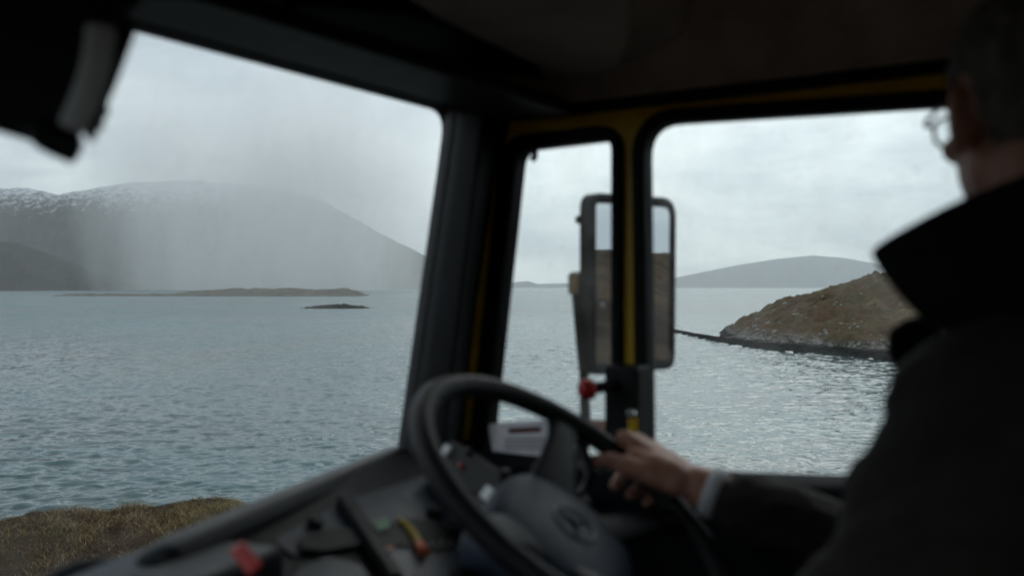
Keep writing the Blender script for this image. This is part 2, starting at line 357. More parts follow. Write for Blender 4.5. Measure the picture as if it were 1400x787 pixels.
# ---- long low island
Yr = 2180
xs, zs = sky_px([(74, 406), (85, 403.0), (120, 401.5), (160, 402), (200, 402.5), (240, 401), (255, 399), (285, 397.5), (300, 396), (325, 394.5), (350, 393.9), (400, 394.3), (440, 395.2), (470, 394.4), (485, 397), (492, 400), (500, 406)], Yr)
X, Y = np.meshgrid(np.linspace(xs[0] - 20, xs[-1] + 20, 420), np.linspace(2080, 2340, 70))
top = np.interp(X, xs, zs, left=-2, right=-2)
prof = sstep(2090, Yr, Y + 12 * fbm(X / 30, X * 0, 3, 4)) * (1 - sstep(Yr, 2330, Y))
Z = (top + 1) * prof - 1 + fbm(X / 18, Y / 18, 5, 29) * 4 * np.clip(prof * 2, 0, 1)
grid_mesh('long_island', X, Y, np.where(top < 0, -1.5, Z), 'island_land', True, 'long low grassy island in front of the mountain', 'island')
# ---- small dark islet
Yr = 930
xs, zs = sky_px([(416, 421.5), (420, 419.5), (432, 417.5), (446, 417.5), (452, 416.5), (462, 415.5), (470, 415.5), (480, 417.5), (496, 418.5), (506, 421.5)], Yr)
X, Y = np.meshgrid(np.linspace(xs[0] - 4, xs[-1] + 4, 200), np.linspace(908, 955, 50))
prof = sstep(910, Yr, Y) * (1 - sstep(Yr, 954, Y))
Z = (np.interp(X, xs, zs, left=-.5, right=-.5) + .6) * prof - .6 + fbm(X / 4, Y / 4, 5, 39) * 1.5 * np.clip(prof * 2, 0, 1)
grid_mesh('islet', X, Y, Z, 'reef_land', True, 'small dark rocky islet lying off the long low island', 'islet')
# ---- brown headland at the right
fx = np.array([66, 72, 74, 77, 83, 103, 140, 200, 300, 420.]); fy = np.array([436, 430, 372, 334, 302, 275, 258, 238, 205, 180.])
X, Y = np.meshgrid(np.linspace(64, 420, 620), np.linspace(0, 1, 300))
front = np.interp(X, fx, fy) + 13 * fbm(X / 9, X * 0 + 7, 6, 21, .6) * sstep(70, 80, X)
back = front + np.interp(X, [66, 78, 100, 200, 420], [10, 66, 190, 260, 300])
Yw = front + (back - front) * Y
rx = np.array([66, 72, 78, 84, 92, 101, 110, 120, 133, 147, 165, 200, 280, 420.]); rz = np.array([0.2, 1.2, 1.8, 3.2, 6.0, 9.8, 14.0, 18.8, 23.2, 26.4, 28.5, 31, 38, 46.])
crest = np.interp(X, rx, rz)
t0 = np.interp(X, [70, 100, 150, 420], [0.5, 0.58, 0.52, 0.5])
p_ = np.clip(Y / t0, 0, 1); q_ = np.clip((Y - t0) / (1 - t0), 0, 1)
prof = np.where(Y < t0, 0.86 * p_ ** 0.85 + 0.14 * sstep(0, 1, p_), 1 - q_ ** 2)
Z = crest * prof + (fbm(X / 26, Yw / 26, 6, 51) * 5.0 + (ridged(X / 14, Yw / 22, 5, 61) - .4) * 4.0) * np.clip(crest / 20, 0.05, 1) * np.clip(prof * 3, 0, 1) * (1 - 0.7 * (prof > .93) * 1.0) + fbm(X / 3.2, Yw / 3.2, 4, 71) * 1.5 * np.clip(prof * 8, 0, 1) * np.clip(crest / 9, .2, 1) - 0.5 * (Y < 0.001) - 2 * (Y > .999)
grid_mesh('headland', X, Yw, Z, 'heath_land', True, 'brown heather headland with pale rocks and black tide line', 'headland')
HEAD = (X, Yw, Z)
# ---- loose pale boulders on the headland (nobody could count them)
def merged_blobs(name, pts, mat, sub=1, seedn=3, **kw):
    bm = bmesh.new(); bmesh.ops.create_icosphere(bm, subdivisions=sub, radius=1)
    bv = np.array([v.co[:] for v in bm.verts]); bf = np.array([[v.index for v in f.verts] for f in bm.faces]); bm.free()
    V = []; F = []; k = 0; rr = np.random.default_rng(seedn)
    for (x, y, z, s) in pts:
        j = bv * (1 + 0.35 * (rr.random(bv.shape) - .5)) * (s * (0.7 + 0.6 * rr.random(3))) * np.array([1, 1, .7])
        a = rr.random() * 6.28; ca, sa = math.cos(a), math.sin(a)
        j = j @ np.array([[ca, sa, 0], [-sa, ca, 0], [0, 0, 1]])
        V.append(j + np.array([x, y, z])); F.append(bf + k); k += len(bv)
    me = bpy.data.meshes.new(name); me.from_pydata(np.concatenate(V).tolist(), [], np.concatenate(F).tolist()); me.materials.append(MAT[mat])
    o = link(bpy.data.objects.new(name, me)); return tag(o, **kw)
plastic('boulder_stone', (0.22, 0.215, 0.20), 0.9, var=0.45, scale=0.6, bump=0.8, bscale=6, bdist=0.1, spec=0.2)
sel = []
ny, nx = X.shape
while len(sel) < 700:
    j = int(rng.integers(10, 430)); i = int(rng.integers(4, 200))
    zc = Z[i, j]
    wgt = 0.35 if 2.0 < zc < 5.0 else 0.16 + 0.5 * (fbm(np.array([X[i, j] / 20]), np.array([Yw[i, j] / 20]), 3, 77)[0] > 0.18)
    if zc > 1.8 and rng.random() < wgt: sel.append((X[i, j], Yw[i, j], zc + 0.05, 0.3 + 1.0 * rng.random() ** 3))
merged_blobs('boulders', sel, 'boulder_stone', label='pale loose boulders strewn over the brown headland', cat='boulders', kind='stuff')

# ---- near land the truck stands on
GZ = EYE - 2.6
ex = np.array([-200, -60, -40, -20, -10, -6.3, -5.3, -4.6, -3.9, -3.4, -2.7, -2.2, -1, 3, 12, 30, 60, 120, 260.]); ey = np.array([150, 44, 30, 17, 10.0, 9.0, 9.5, 10.3, 10.95, 11.4, 10.9, 9.6, 9, 8.2, 8, 5, 7, 15, 40.])
def land_z(X, Y):
    d = Y - np.interp(X, ex, ey) - 0.5 * fbm(X / 1.3, X * 0 + 2.2, 4, 83) - 0.8*fbm(X/6, X*0+1, 2, 85)*np.clip(np.abs(X)/20, 0, 1)
    z = GZ - np.where(d > 0, np.minimum(0.10 * d + 0.62 * np.maximum(d - 0.15, 0), 24), 0)
    rr_ = -0.559 * 0 + (X * 0.559 + Y * 0.829)       # lateral distance from the road line
    ff_ = (-X * 0.829 + Y * 0.559)
    bumpy = np.clip((np.abs(rr_ - 0.6) - 3.2) / 2.0, 0, 1)
    z = z + bumpy * (0.24 * fbm(X / 1.6, Y / 1.6, 5, 87) + 0.5 * fbm(X / 9, Y / 9, 3, 88))
    hillr = sstep(25, 160, X - 0.9 * np.maximum(Y, 0) + 6) * (1 + 0.5 * fbm(X / 40, Y / 40, 4, 90))
    z = z + hillr * np.where(d < 0, 1, 0) * np.clip(-d / 14, 0, 1) * 7.5
    back = sstep(25, 120, -rr_ + 0) * 6 * (1 + fbm(X / 30, Y / 30, 4, 92))
    return z + back
def axis(a, f0, f1, b_, coarse, fine_):
    return np.concatenate([np.arange(a, f0, coarse), np.arange(f0, f1, fine_), np.arange(f1, b_, coarse)])
X, Y = np.meshgrid(axis(-200, -9, -1, 260, 2.0, 0.05), axis(-160, 6.5, 14, 90, 2.0, 0.05))
Z = land_z(X, Y)
grid_mesh('ground', X, Y, np.maximum(Z, -3), 'bluff_grass_ground', True, 'brown grassy bluff dropping to the sea beside the truck', 'ground')
# road strip under the truck
b = NB('asphalt')
b.bsdf(b.ramp(b.noise(3, 6, 0.6), [(0.3, (0.04, 0.04, 0.042)), (0.7, (0.065, 0.064, 0.062))]), 0.85, 0, b.bump(b.noise(120, 3), 0.6, 0.004), 0.3)
uu, vv = np.meshgrid(np.linspace(-2.3, 3.3, 3), np.linspace(-90, 22, 40))
Xr = uu * 0.559 - vv * 0.829; Yr_ = uu * 0.829 + vv * 0.559
grid_mesh('road', Xr, Yr_, Xr * 0 + GZ + 0.012, 'asphalt', True, 'narrow asphalt road under the truck', 'road')
# grass blades on the bluff
def blades(n, x0, x1, y0, y1, h0, h1, seedn, wid=0.004):
    rr = np.random.default_rng(seedn)
    x = rr.uniform(x0, x1, n); y = rr.uniform(y0, y1, n)
    d = y - np.interp(x, ex, ey)
    keep = (d < 0.6); x, y = x[keep], y[keep]
    cl = fbm(x / 0.35, y / 0.35, 3, 91) + 0.6 * fbm(x / 1.5, y / 1.5, 2, 95)
    keep = rr.random(len(x)) < np.clip(0.7 + cl * 0.9, 0.35, 1); x, y, cl = x[keep], y[keep], cl[keep]
    n = len(x); z = land_z(x, y) - 0.01
    h = (h0 + (h1 - h0) * rr.random(n) ** 2) * np.clip(0.8 + cl, .4, 1.7)
    a = rr.uniform(0, 6.28, n); lean = rr.uniform(0.4, 1.6, n) * h; b_ = rr.uniform(0, 6.28, n)
    px_, py_ = np.cos(a) * wid, np.sin(a) * wid
    dx, dy = np.cos(b_) * lean, np.sin(b_) * lean
    P0 = np.stack([x - px_, y - py_, z], -1); P1 = np.stack([x + px_, y + py_, z], -1)
    P2 = np.stack([x + dx * .35 + px_ * .7, y + dy * .35 + py_ * .7, z + h * .6], -1); P3 = np.stack([x + dx * .35 - px_ * .7, y + dy * .35 - py_ * .7, z + h * .6], -1)
    P4 = np.stack([x + dx, y + dy, z + h * .95], -1)
    V = np.stack([P0, P1, P2, P3, P4], 1).reshape(-1, 3); k = np.arange(n)[:, None] * 5
    return V, np.concatenate([k + np.array([0, 1, 2]), k + np.array([0, 2, 3]), k + np.array([3, 2, 4])])
b = NB('grass_blade')
g = b.node('ShaderNodeNewGeometry')
c = b.ramp(g.outputs['Random Per Island'], [(0.0, (0.07, 0.040, 0.022)), (0.40, (0.19, 0.115, 0.060)), (0.75, (0.19, 0.145, 0.06)), (1.0, (0.48, 0.37, 0.22))])
c = b.mix(b.ramp(b.noise(0.9, 4, 0.6), [(0.45, (0, 0, 0)), (0.62, (.8, .8, .8))]), c, (0.28, 0.22, 0.10))
b.bsdf(c, 0.8, 0, None, 0.2)
V, F = blades(230000, -8.6, -1.6, 7.6, 13.2, 0.018, 0.085, 7, 0.0028)
me = bpy.data.meshes.new('grass'); me.from_pydata(V.tolist(), [], F.tolist()); me.materials.append(MAT['grass_blade'])
tag(link(bpy.data.objects.new('grass', me)), 'dry brown grass and heather along the edge of the bluff', 'grass', kind='stuff')

# ================================================================== TRUCK CAB (vehicle axes r right, f forward, u up, measured from the eye)
PSI = R(56)
cs, sn = math.cos(PSI), math.sin(PSI)
def ray(px, py):
    dx = (px - HX) / FPX; dz = (HY - py) / FPX
    return np.array([dx * cs + sn, -dx * sn + cs, dz])
def V3(px, py, t): return ray(px, py) * t
def on_r(px, py, r): d = ray(px, py); return d * (r / d[0])
def on_f(px, py, f): d = ray(px, py); return d * (f / d[1])
def on_u(px, py, u): d = ray(px, py); return d * (u / d[2])
def on_plane(px, py, p0, n):
    d = ray(px, py); return d * (np.dot(p0, n) / np.dot(d, n))
BASE = {}
def wloc(b_): return Vector((b_[0] * cs - b_[1] * sn, b_[0] * sn + b_[1] * cs, b_[2] + EYE))
def place(o, base):
    o.location = wloc(base); o.rotation_euler = (0, 0, PSI); BASE[o.name] = np.array(base, float); return o
def thing(name, base, label, cat, group=None):
    o = bpy.data.objects.new(name, None); o.empty_display_size = 0.1; C.objects.link(o)
    place(o, base); return tag(o, label, cat, group)
def base_of(o):
    while o.parent: o = o.parent
    return BASE[o.name]
def mk(name, verts, faces, mat, parent=None, smooth=False, bevel=0, base=None, label=None, sub=0, auto=True):
    b0 = base_of(parent) if parent is not None else np.array(base, float)
    me = bpy.data.meshes.new(name)
    me.from_pydata((np.asarray(verts, float) - b0).tolist(), [], [list(map(int, f)) for f in faces])
    for m in (mat if isinstance(mat, (list, tuple)) else [mat]): me.materials.append(MAT[m])
    bm = bmesh.new(); bm.from_mesh(me); bmesh.ops.recalc_face_normals(bm, faces=bm.faces); bm.to_mesh(me); bm.free()
    if smooth: me.polygons.foreach_set('use_smooth', [True] * len(me.polygons))
    o = bpy.data.objects.new(name, me); C.objects.link(o)
    if parent is not None: o.parent = parent
    else: place(o, base)
    if bevel:
        m = o.modifiers.new('bevel', 'BEVEL'); m.width = bevel; m.segments = 4; m.limit_method = 'ANGLE'; m.angle_limit = R(35)
        me.polygons.foreach_set('use_smooth', [True] * len(me.polygons))
        wn = o.modifiers.new('wn', 'WEIGHTED_NORMAL'); wn.keep_sharp = False
    if sub:
        m = o.modifiers.new('sub', 'SUBSURF'); m.levels = m.render_levels = sub
    if label: o['label'] = label
    return o
def box(c, ax, h):               # centre, 3 axes, half sizes
    c = np.array(c, float); ax = [np.array(a, float) / np.linalg.norm(a) for a in ax]
    v = [c + ax[0] * h[0] * i + ax[1] * h[1] * j + ax[2] * h[2] * k for i in (-1, 1) for j in (-1, 1) for k in (-1, 1)]
    return v, [(0, 1, 3, 2), (4, 6, 7, 5), (0, 4, 5, 1), (2, 3, 7, 6), (0, 2, 6, 4), (1, 5, 7, 3)]
RX, FX, UX = np.array([1., 0, 0]), np.array([0, 1., 0]), np.array([0, 0, 1.])
def abox(lo, hi): lo, hi = np.array(lo, float), np.array(hi, float); return box((lo + hi) / 2, (RX, FX, UX), (hi - lo) / 2)
def unit(v): v = np.array(v, float); return v / np.linalg.norm(v)
def tube(path, rad_, seg=14, closed=False, squash=None, cap=True):
    path = [np.array(p, float) for p in path]; n = len(path)
    rads = rad_ if hasattr(rad_, '__len__') else [rad_] * n
    V = []; up0 = None
    for i, p in enumerate(path):
        if closed: t = path[(i + 1) % n] - path[i - 1]
        else: t = path[min(i + 1, n - 1)] - path[max(i - 1, 0)]
        t = unit(t)
        if up0 is None:
            up0 = np.cross(t, UX if abs(t[2]) < .9 else FX); up0 = unit(up0)
        up0 = unit(up0 - t * np.dot(up0, t)); v2 = np.cross(t, up0)
        for k in range(seg):
            a = 2 * math.pi * k / seg
            V.append(p + rads[i] * (math.cos(a) * up0 + math.sin(a) * v2))
    F = []
    m = n if closed else n - 1
    for i in range(m):
        j = (i + 1) % n
        for k in range(seg): F.append((i * seg + k, i * seg + (k + 1) % seg, j * seg + (k + 1) % seg, j * seg + k))
    if not closed and cap: F.append(tuple(range(seg))[::-1]); F.append(tuple((n - 1) * seg + k for k in range(seg)))
    return V, F
def join(*parts):
    V = []; F = []
    for v, f in parts:
        k = len(V); V += list(v); F += [tuple(i + k for i in q) for q in f]
    return V, F
def bez(pts, n=24):              # catmull-rom
    P = [np.array(p, float) for p in pts]; P = [2 * P[0] - P[1]] + P + [2 * P[-1] - P[-2]]; o = []
    for i in range(1, len(P) - 2):
        for k in range(n):
            t = k / n; o.append(0.5 * ((2 * P[i]) + (-P[i - 1] + P[i + 1]) * t + (2 * P[i - 1] - 5 * P[i] + 4 * P[i + 1] - P[i + 2]) * t * t + (-P[i - 1] + 3 * P[i] - 3 * P[i + 1] + P[i + 2]) * t ** 3))
    o.append(P[-2]); return o
def roundloop(pts, rads, n=7):   # 2D polygon with rounded corners
    P = [np.array(p, float) for p in pts]; o = []; m = len(P)
    for i in range(m):
        a, p, c = P[i - 1], P[i], P[(i + 1) % m]; r = rads[i] if hasattr(rads, '__len__') else rads
        u, v = unit(a - p), unit(c - p); ang = math.acos(np.clip(np.dot(u, v), -1, 1)); d = r / math.tan(ang / 2)
        p0, p1 = p + u * d, p + v * d
        for k in range(n + 1):
            t = k / n; o.append((1 - t) ** 2 * p0 + 2 * t * (1 - t) * p + t * t * p1)
    return o
def insetloop(loop, d):
    P = np.array(loop); n = len(P); area = 0.5 * np.sum(P[:, 0] * np.roll(P[:, 1], -1) - np.roll(P[:, 0], -1) * P[:, 1])
    s = 1 if area > 0 else -1; o = []
    for i in range(n):
        t = unit(P[(i + 1) % n] - P[i - 1]); o.append(P[i] + d * s * np.array([-t[1], t[0]]))
    return o
def ring_solid(outer, inner, lift, a0, a1):   # outer/inner 2D loops (same count); lift(p2, a)->3D; slab between a0 and a1
    n = len(outer); V = [lift(p, a0) for p in outer] + [lift(p, a0) for p in inner] + [lift(p, a1) for p in outer] + [lift(p, a1) for p in inner]
    F = []
    for i in range(n):
        j = (i + 1) % n
        F += [(i, j, n + j, n + i), (2 * n + i, 3 * n + i, 3 * n + j, 2 * n + j), (i, 2 * n + i, 2 * n + j, j), (n + i, n + j, 3 * n + j, 3 * n + i)]
    return V, F
def plate(loop, lift, a0, a1):
    n = len(loop); V = [lift(p, a0) for p in loop] + [lift(p, a1) for p in loop]
    return V, [tuple(range(n))[::-1], tuple(range(n, 2 * n))] + [(i, (i + 1) % n, n + (i + 1) % n, n + i) for i in range(n)]
def curve_plate(name, loops, mat, parent, r0, thick, bevel=0.002):   # 2D loops in the (f,u) plane with holes
    cu = bpy.data.curves.new(name, 'CURVE'); cu.dimensions = '2D'; cu.fill_mode = 'BOTH'; cu.extrude = thick / 2 - bevel; cu.bevel_depth = bevel; cu.bevel_resolution = 1
    for lp in loops:
        sp = cu.splines.new('POLY'); sp.points.add(len(lp) - 1); sp.use_cyclic_u = True
        for q, p in zip(sp.points, lp): q.co = (p[0], p[1], 0, 1)
    tmp = bpy.data.objects.new(name, cu); C.objects.link(tmp); dg = bpy.context.evaluated_depsgraph_get()
    me = bpy.data.meshes.new_from_object(tmp.evaluated_get(dg)); bpy.data.objects.remove(tmp)
    v = np.array([x.co[:] for x in me.vertices]); b0 = base_of(parent)
    v3 = np.stack([r0 + v[:, 2], v[:, 0], v[:, 1]], -1) - b0
    me.vertices.foreach_set('co', v3.ravel()); me.materials.clear(); me.materials.append(MAT[mat])
    bm = bmesh.new(); bm.from_mesh(me); bmesh.ops.recalc_face_normals(bm, faces=bm.faces); bm.to_mesh(me); bm.free()
    me.name = name; o = bpy.data.objects.new(name, me); C.objects.link(o); o.parent = parent; return o

cab = thing('truck_cab', (0.55, 0.0, -2.6), 'dark truck cab interior with yellow door frame, seen from the passenger seat', 'truck cab')
DR = 1.6                      # door plane
def FU(px, py, r=DR): p = on_r(px, py, r); return np.array([p[1], p[2]])
# ---- window openings in the door plane
q_glass = [FU(711, 206), FU(838, 191), FU(838, 648), FU(662, 656)]
q_loop = roundloop(q_glass, [0.035, 0.02, 0.03, 0.03])
f_rear = -0.42
m_tl = FU(883, 171); slope_ = (FU(1283, 132)[1] - FU(919, 171)[1]) / (FU(1283, 132)[0] - FU(919, 171)[0])
m_glass = [m_tl, np.array([f_rear, 0.245]), np.array([f_rear, -0.33]), FU(888, 648)]
m_loop = roundloop(m_glass, [0.055, 0.06, 0.05, 0.03])
q_out = [p + np.array([.013 * sstep(.80, .86, p[0]), 0]) for p in insetloop(q_loop, -0.028)]; m_out = insetloop(m_loop, -0.025)
door = tag(bpy.data.objects.new('door', None)); C.objects.link(door); door.parent = cab
f_front = FU(700, 200)[0]
yl = [np.array(p) for p in ([FU(620, 660)[0], -0.40], [FU(638, 520)[0], FU(638, 520)[1]], FU(661, 340), FU(680, 225))]
yo = roundloop([FU(585, 700), FU(630, 160), np.array([0.62, 0.316]), np.array([-0.52, 0.345]), np.array([-0.52, -0.46])], [0.01, 0.07, 0.02, 0.02, 0.02])
curve_plate('door_frame', [yo, insetloop(q_out, 0.006), insetloop(m_out, 0.006)], 'yellow_paint', cab, DR + 0.022, 0.04, 0.005)
lift = lambda p, a: np.array([a, p[0], p[1]])
v, f = ring_solid(q_out, q_loop, lift, DR - 0.012, DR + 0.03); mk('window_seal', v, f, 'black_rubber', cab, bevel=0.006, label='black rubber seal round the small quarter window')
v, f = ring_solid(m_out, m_loop, lift, DR - 0.012, DR + 0.03); mk('window_seal', v, f, 'black_rubber', cab, bevel=0.006, label='black rubber seal round the large side window')
v, f = plate(insetloop(q_loop, -0.01), lift, DR + 0.012, DR + 0.016); mk('window_pane', v, f, 'window_glass', cab)
v, f = plate(insetloop(m_loop, -0.01), lift, DR + 0.012, DR + 0.016); mk('window_pane', v, f, 'window_glass', cab)
# black lower part of the divider with a latch
v, f = abox([DR - 0.05, FU(889, 560)[0], FU(865, 603)[1]], [DR + 0.005, FU(843, 560)[0], FU(865, 497)[1]])
lb = mk('divider_cover', v, f, 'black_plastic', cab, bevel=0.008)
p = on_r(865, 583, DR - 0.052); v, f = box(p, (RX, FX, UX), (0.003, 0.009, 0.017)); mk('latch_tab', v, f, 'yellow_paint', lb, bevel=0.003)
p = on_r(864, 565, DR - 0.052); v, f = tube([p + RX * .004, p - RX * .008], 0.008); mk('screw', v, f, 'chrome', lb, bevel=0.002)
# red knobbed latch of the quarter window
k1, k0 = on_r(848, 525, DR - 0.045), on_r(808, 531, DR - 0.095)
v, f = tube([k1 + RX * .02, k1 * .6 + k0 * .4, k0], [0.012, 0.010, 0.010]); lh = mk('window_latch', v, f, 'black_plastic', cab, smooth=True)
v, f = tube([k0 + unit(k1 - k0) * 0.006, k0, k0 - unit(k1 - k0) * .017, k0 - unit(k1 - k0) * .022], [0.012, 0.0185, 0.0175, 0.009], 20); mk('latch_knob', v, f, 'red_plastic', lh, smooth=True)
# small hook at the quarter window top
h0 = on_r(731, 198, DR - 0.02); v, f = tube(bez([h0 + UX * .02, h0, h0 - UX * .022, h0 - UX * .028 + FX * .006]), 0.006, 10); mk('hook', v, f, 'black_plastic', cab, smooth=True)
# ---- door lower panel and sill
prof_d = [(DR + .06, -0.335), (DR - .02, -0.318), (DR - .07, -0.330), (DR - .085, -0.36), (DR - .07, -0.45), (DR - .10, -.60), (DR - .11, -.66), (DR - .05, -.70), (DR - .04, -1.15), (DR + .06, -1.15)]
def sill_u(f): return np.interp(f, [-.5, .3, .6, .9, 1.2], [0.04, 0.035, 0.012, 0, 0])
V = []; F = []; fs = np.linspace(-0.55, 1.22, 24); n = len(prof_d)
for f_ in fs:
    for (r_, u_) in prof_d: V.append((r_, f_, u_ + (sill_u(f_) if u_ > -0.5 else 0)))
for i in range(len(fs) - 1):
    for k in range(n - 1): F.append((i * n + k, i * n + k + 1, (i + 1) * n + k + 1, (i + 1) * n + k))
F += [tuple(range(n)), tuple((len(fs) - 1) * n + k for k in range(n))]
dp = mk('door', V, F, 'door_plastic', cab, bevel=0.012); bpy.data.objects.remove(door)
v, f = tube(bez([(DR - .085, .05, -.43), (DR - .13, .08, -.43), (DR - .135, .25, -.435), (DR - .13, .42, -.44), (DR - .085, .45, -.44)]), 0.014, 12); mk('door_handle', v, f, 'black_plastic', dp, smooth=True)

# ---- A pillar lofted between door and windscreen
def pil(y, xs_, ts): return [V3(x, y, t) for x, t in zip(xs_, ts)]
rows = []
for s_ in np.linspace(0, 1, 9):
    y = 110 + (700 - 110) * s_
    k = (y - 150) / 470
    xs_ = [np.interp(k, [-.3, 0, 1, 1.2], [617, 612, 545, 532]), np.interp(k, [-.3, 0, 1, 1.2], [632, 626, 557, 543]), np.interp(k, [-.3, 0, 1, 1.2], [672, 664, 607, 596]), np.interp(k, [-.3, 0, .068, .157, .33, .66, .98, 1.2], [752, 724, 702, 684, 669, 647, 633, 627])]
    rows.append((pil(y, xs_, [1.92, 1.885, 1.83, 1.965]), y))
def strip(cols, rows_, thick=None):
    V = []; F = []
    for pts in rows_:
        V += [pts[c] for c in cols]
    n = len(cols)
    for i in range(len(rows_) - 1):
        for k in range(n - 1): F.append((i * n + k, i * n + k + 1, (i + 1) * n + k + 1, (i + 1) * n + k))
    return V, F
PR = [r_[0] for r_ in rows]
def pillar_solid(fn):    # fn(row)-> cross-section polygon
    secs = [fn(q) for q in PR]; n = len(secs[0]); V = [p for s_ in secs for p in s_]; F = []
    for i in range(len(secs) - 1):
        for k in range(n): F.append((i * n + k, i * n + (k + 1) % n, (i + 1) * n + (k + 1) % n, (i + 1) * n + k))
    return V, F + [tuple(range(n))[::-1], tuple((len(secs) - 1) * n + k for k in range(n))]
lerp = lambda a, b_, t: a * (1 - t) + b_ * t
out_ = np.array([.05, .05, 0])
v, f = pillar_solid(lambda q: [lerp(q[1], q[2], 0.0), lerp(q[1], q[2], .3) - np.array([.006, .006, 0]), lerp(q[1], q[2], .75) - np.array([.005, .008, 0]), q[2], lerp(q[2], q[3], .0) + out_, q[1] + out_ * .8])
ap = mk('windscreen_pillar', v, f, 'grey_trim', cab, bevel=0.008)
v, f = pillar_solid(lambda q: [q[2] + np.array([.002, .002, 0]), lerp(q[2], q[3], .5) + np.array([.004, 0, 0]), q[3] - np.array([.006, 0, 0]), q[3] + out_ * .6, q[2] + out_ * .95])
mk('pillar_cover', v, f, 'black_rubber', ap, bevel=0.006)
v, f = pillar_solid(lambda q: [q[0], lerp(q[0], q[1], .5) - np.array([.006, .008, 0]), q[1] + np.array([.001, .001, 0]), q[1] + out_ * .75, q[0] + out_ * .6])
mk('windscreen_seal', v, f, 'black_rubber', ap, bevel=0.004)
v, f = tube([on_plane(563, 578, PR[0][2], np.cross(PR[8][1] - PR[0][1], PR[8][2] - PR[0][2])) - ray(563, 578) * .006, on_plane(563, 578, PR[0][2], np.cross(PR[8][1] - PR[0][1], PR[8][2] - PR[0][2])) + ray(563, 578) * .008], 0.006); mk('screw', v, f, 'black_rubber', ap)

# ---- windscreen: seal, pane (plane f = f0 - k*(u - .336)), slightly raked
def ws(r_, u_): return np.array([r_, 1.16 + (0.336 - u_) * 0.184 , u_])
ru = [(-0.42, 0.37), (1.545, 0.341), (1.56, -0.45), (-0.42, -0.45)]
wl = roundloop(ru, [0.09, 0.05, 0.05, 0.05], 8)
def dens(loop, m=0.12):
    o = []; 
    for i in range(len(loop)):
        a, c = np.array(loop[i]), np.array(loop[(i + 1) % len(loop)]); k = max(1, int(np.linalg.norm(c - a) / m))
        o += [a + (c - a) * j / k for j in range(k)]
    return o
wl = dens(wl)
wlift = lambda p, a: ws(p[0], p[1]) + np.array([0, a, 0])
# pane as a curved grid
Vg = []; Fg = []; nr, nu = 24, 8
for i in range(nr + 1):
    for j in range(nu + 1): Vg.append(ws(-0.45 + 1.98 * i / nr, -0.47 + 0.84 * j / nu) + np.array([0, .03, 0]))
for i in range(nr):
    for j in range(nu): a = i * (nu + 1) + j; Fg.append((a, a + 1, a + nu + 2, a + nu + 1))
wo = dens(roundloop([(-0.50, 0.46), (1.56, 0.44), (1.56, -0.53), (-0.50, -0.53)], [.02] * 4, 8))
wi = np.array(wl); wo = [q + unit(q - np.array([.53, -.05])) * 0 + np.array([np.sign(q[0] - .53) * .055 * (abs(q[0] - .53) > .9), np.sign(q[1] + .05) * (.012 if q[1] > 0 else .055) * (abs(q[1] + .05) > .33)]) for q in wi]
v, f = ring_solid(wo, wl, wlift, -0.012, 0.045); mk('windscreen_gasket', v, f, 'black_rubber', cab, bevel=0.004)
mk('windscreen', Vg, Fg, 'window_glass', cab, smooth=True)

# ---- roof header, overhead locker and headliner (lofted along r)
def header_edge(r_):   # lower front edge of the header = windscreen top, from the photograph's slope
    return ws(r_, 0.347 + 0.014 * (1.5 - r_) / .7)
secs = []
RS = [-0.5, -0.2, 0.2, 0.6, 0.9, 1.15, 1.35, 1.5, 1.58]
for r_ in RS:
    h = header_edge(r_); bul = 1 - sstep(1.25, 1.58, r_)
    secs.append([h + [0, .03, .06], h + [0, .0, 0.0], h + [0, -.012, -.006], h + [0, -.04, .002], h + [0, -.085, .012],
                 np.array([r_, h[1] - .14, h[2] + .030 + .045 * bul]), np.array([r_, h[1] - .20, h[2] + .045 + .075 * bul]),
                 np.array([r_, h[1] - .27, h[2] + .045 + .045 * bul]), np.array([r_, h[1] - .36, h[2] + .050 + .015 * bul]),
                 np.array([r_, h[1] - .46, h[2] + .075 + .02 * bul]), np.array([r_, h[1] - .50, h[2] + .13]), np.array([r_, h[1] - .52, h[2] + .26]), np.array([r_, h[1] + .03, h[2] + .26])])
n = len(secs[0]); V = [p for s_ in secs for p in s_]; F = []
for i in range(len(secs) - 1):
    for k in range(n): F.append((i * n + k, i * n + (k + 1) % n, (i + 1) * n + (k + 1) % n, (i + 1) * n + k))
F += [tuple(range(n))[::-1], tuple((len(secs) - 1) * n + k for k in range(n))]
hd = mk('overhead_locker', V, F, 'console_plastic', cab, bevel=0.012)
# pale trim line on the header above the glass
v, f = tube([header_edge(r_) + [0, -.004, -.004] for r_ in np.linspace(-.45, 1.47, 40)], 0.009, 10); mk('windscreen_trim', v, f, 'grey_trim', hd, smooth=True)
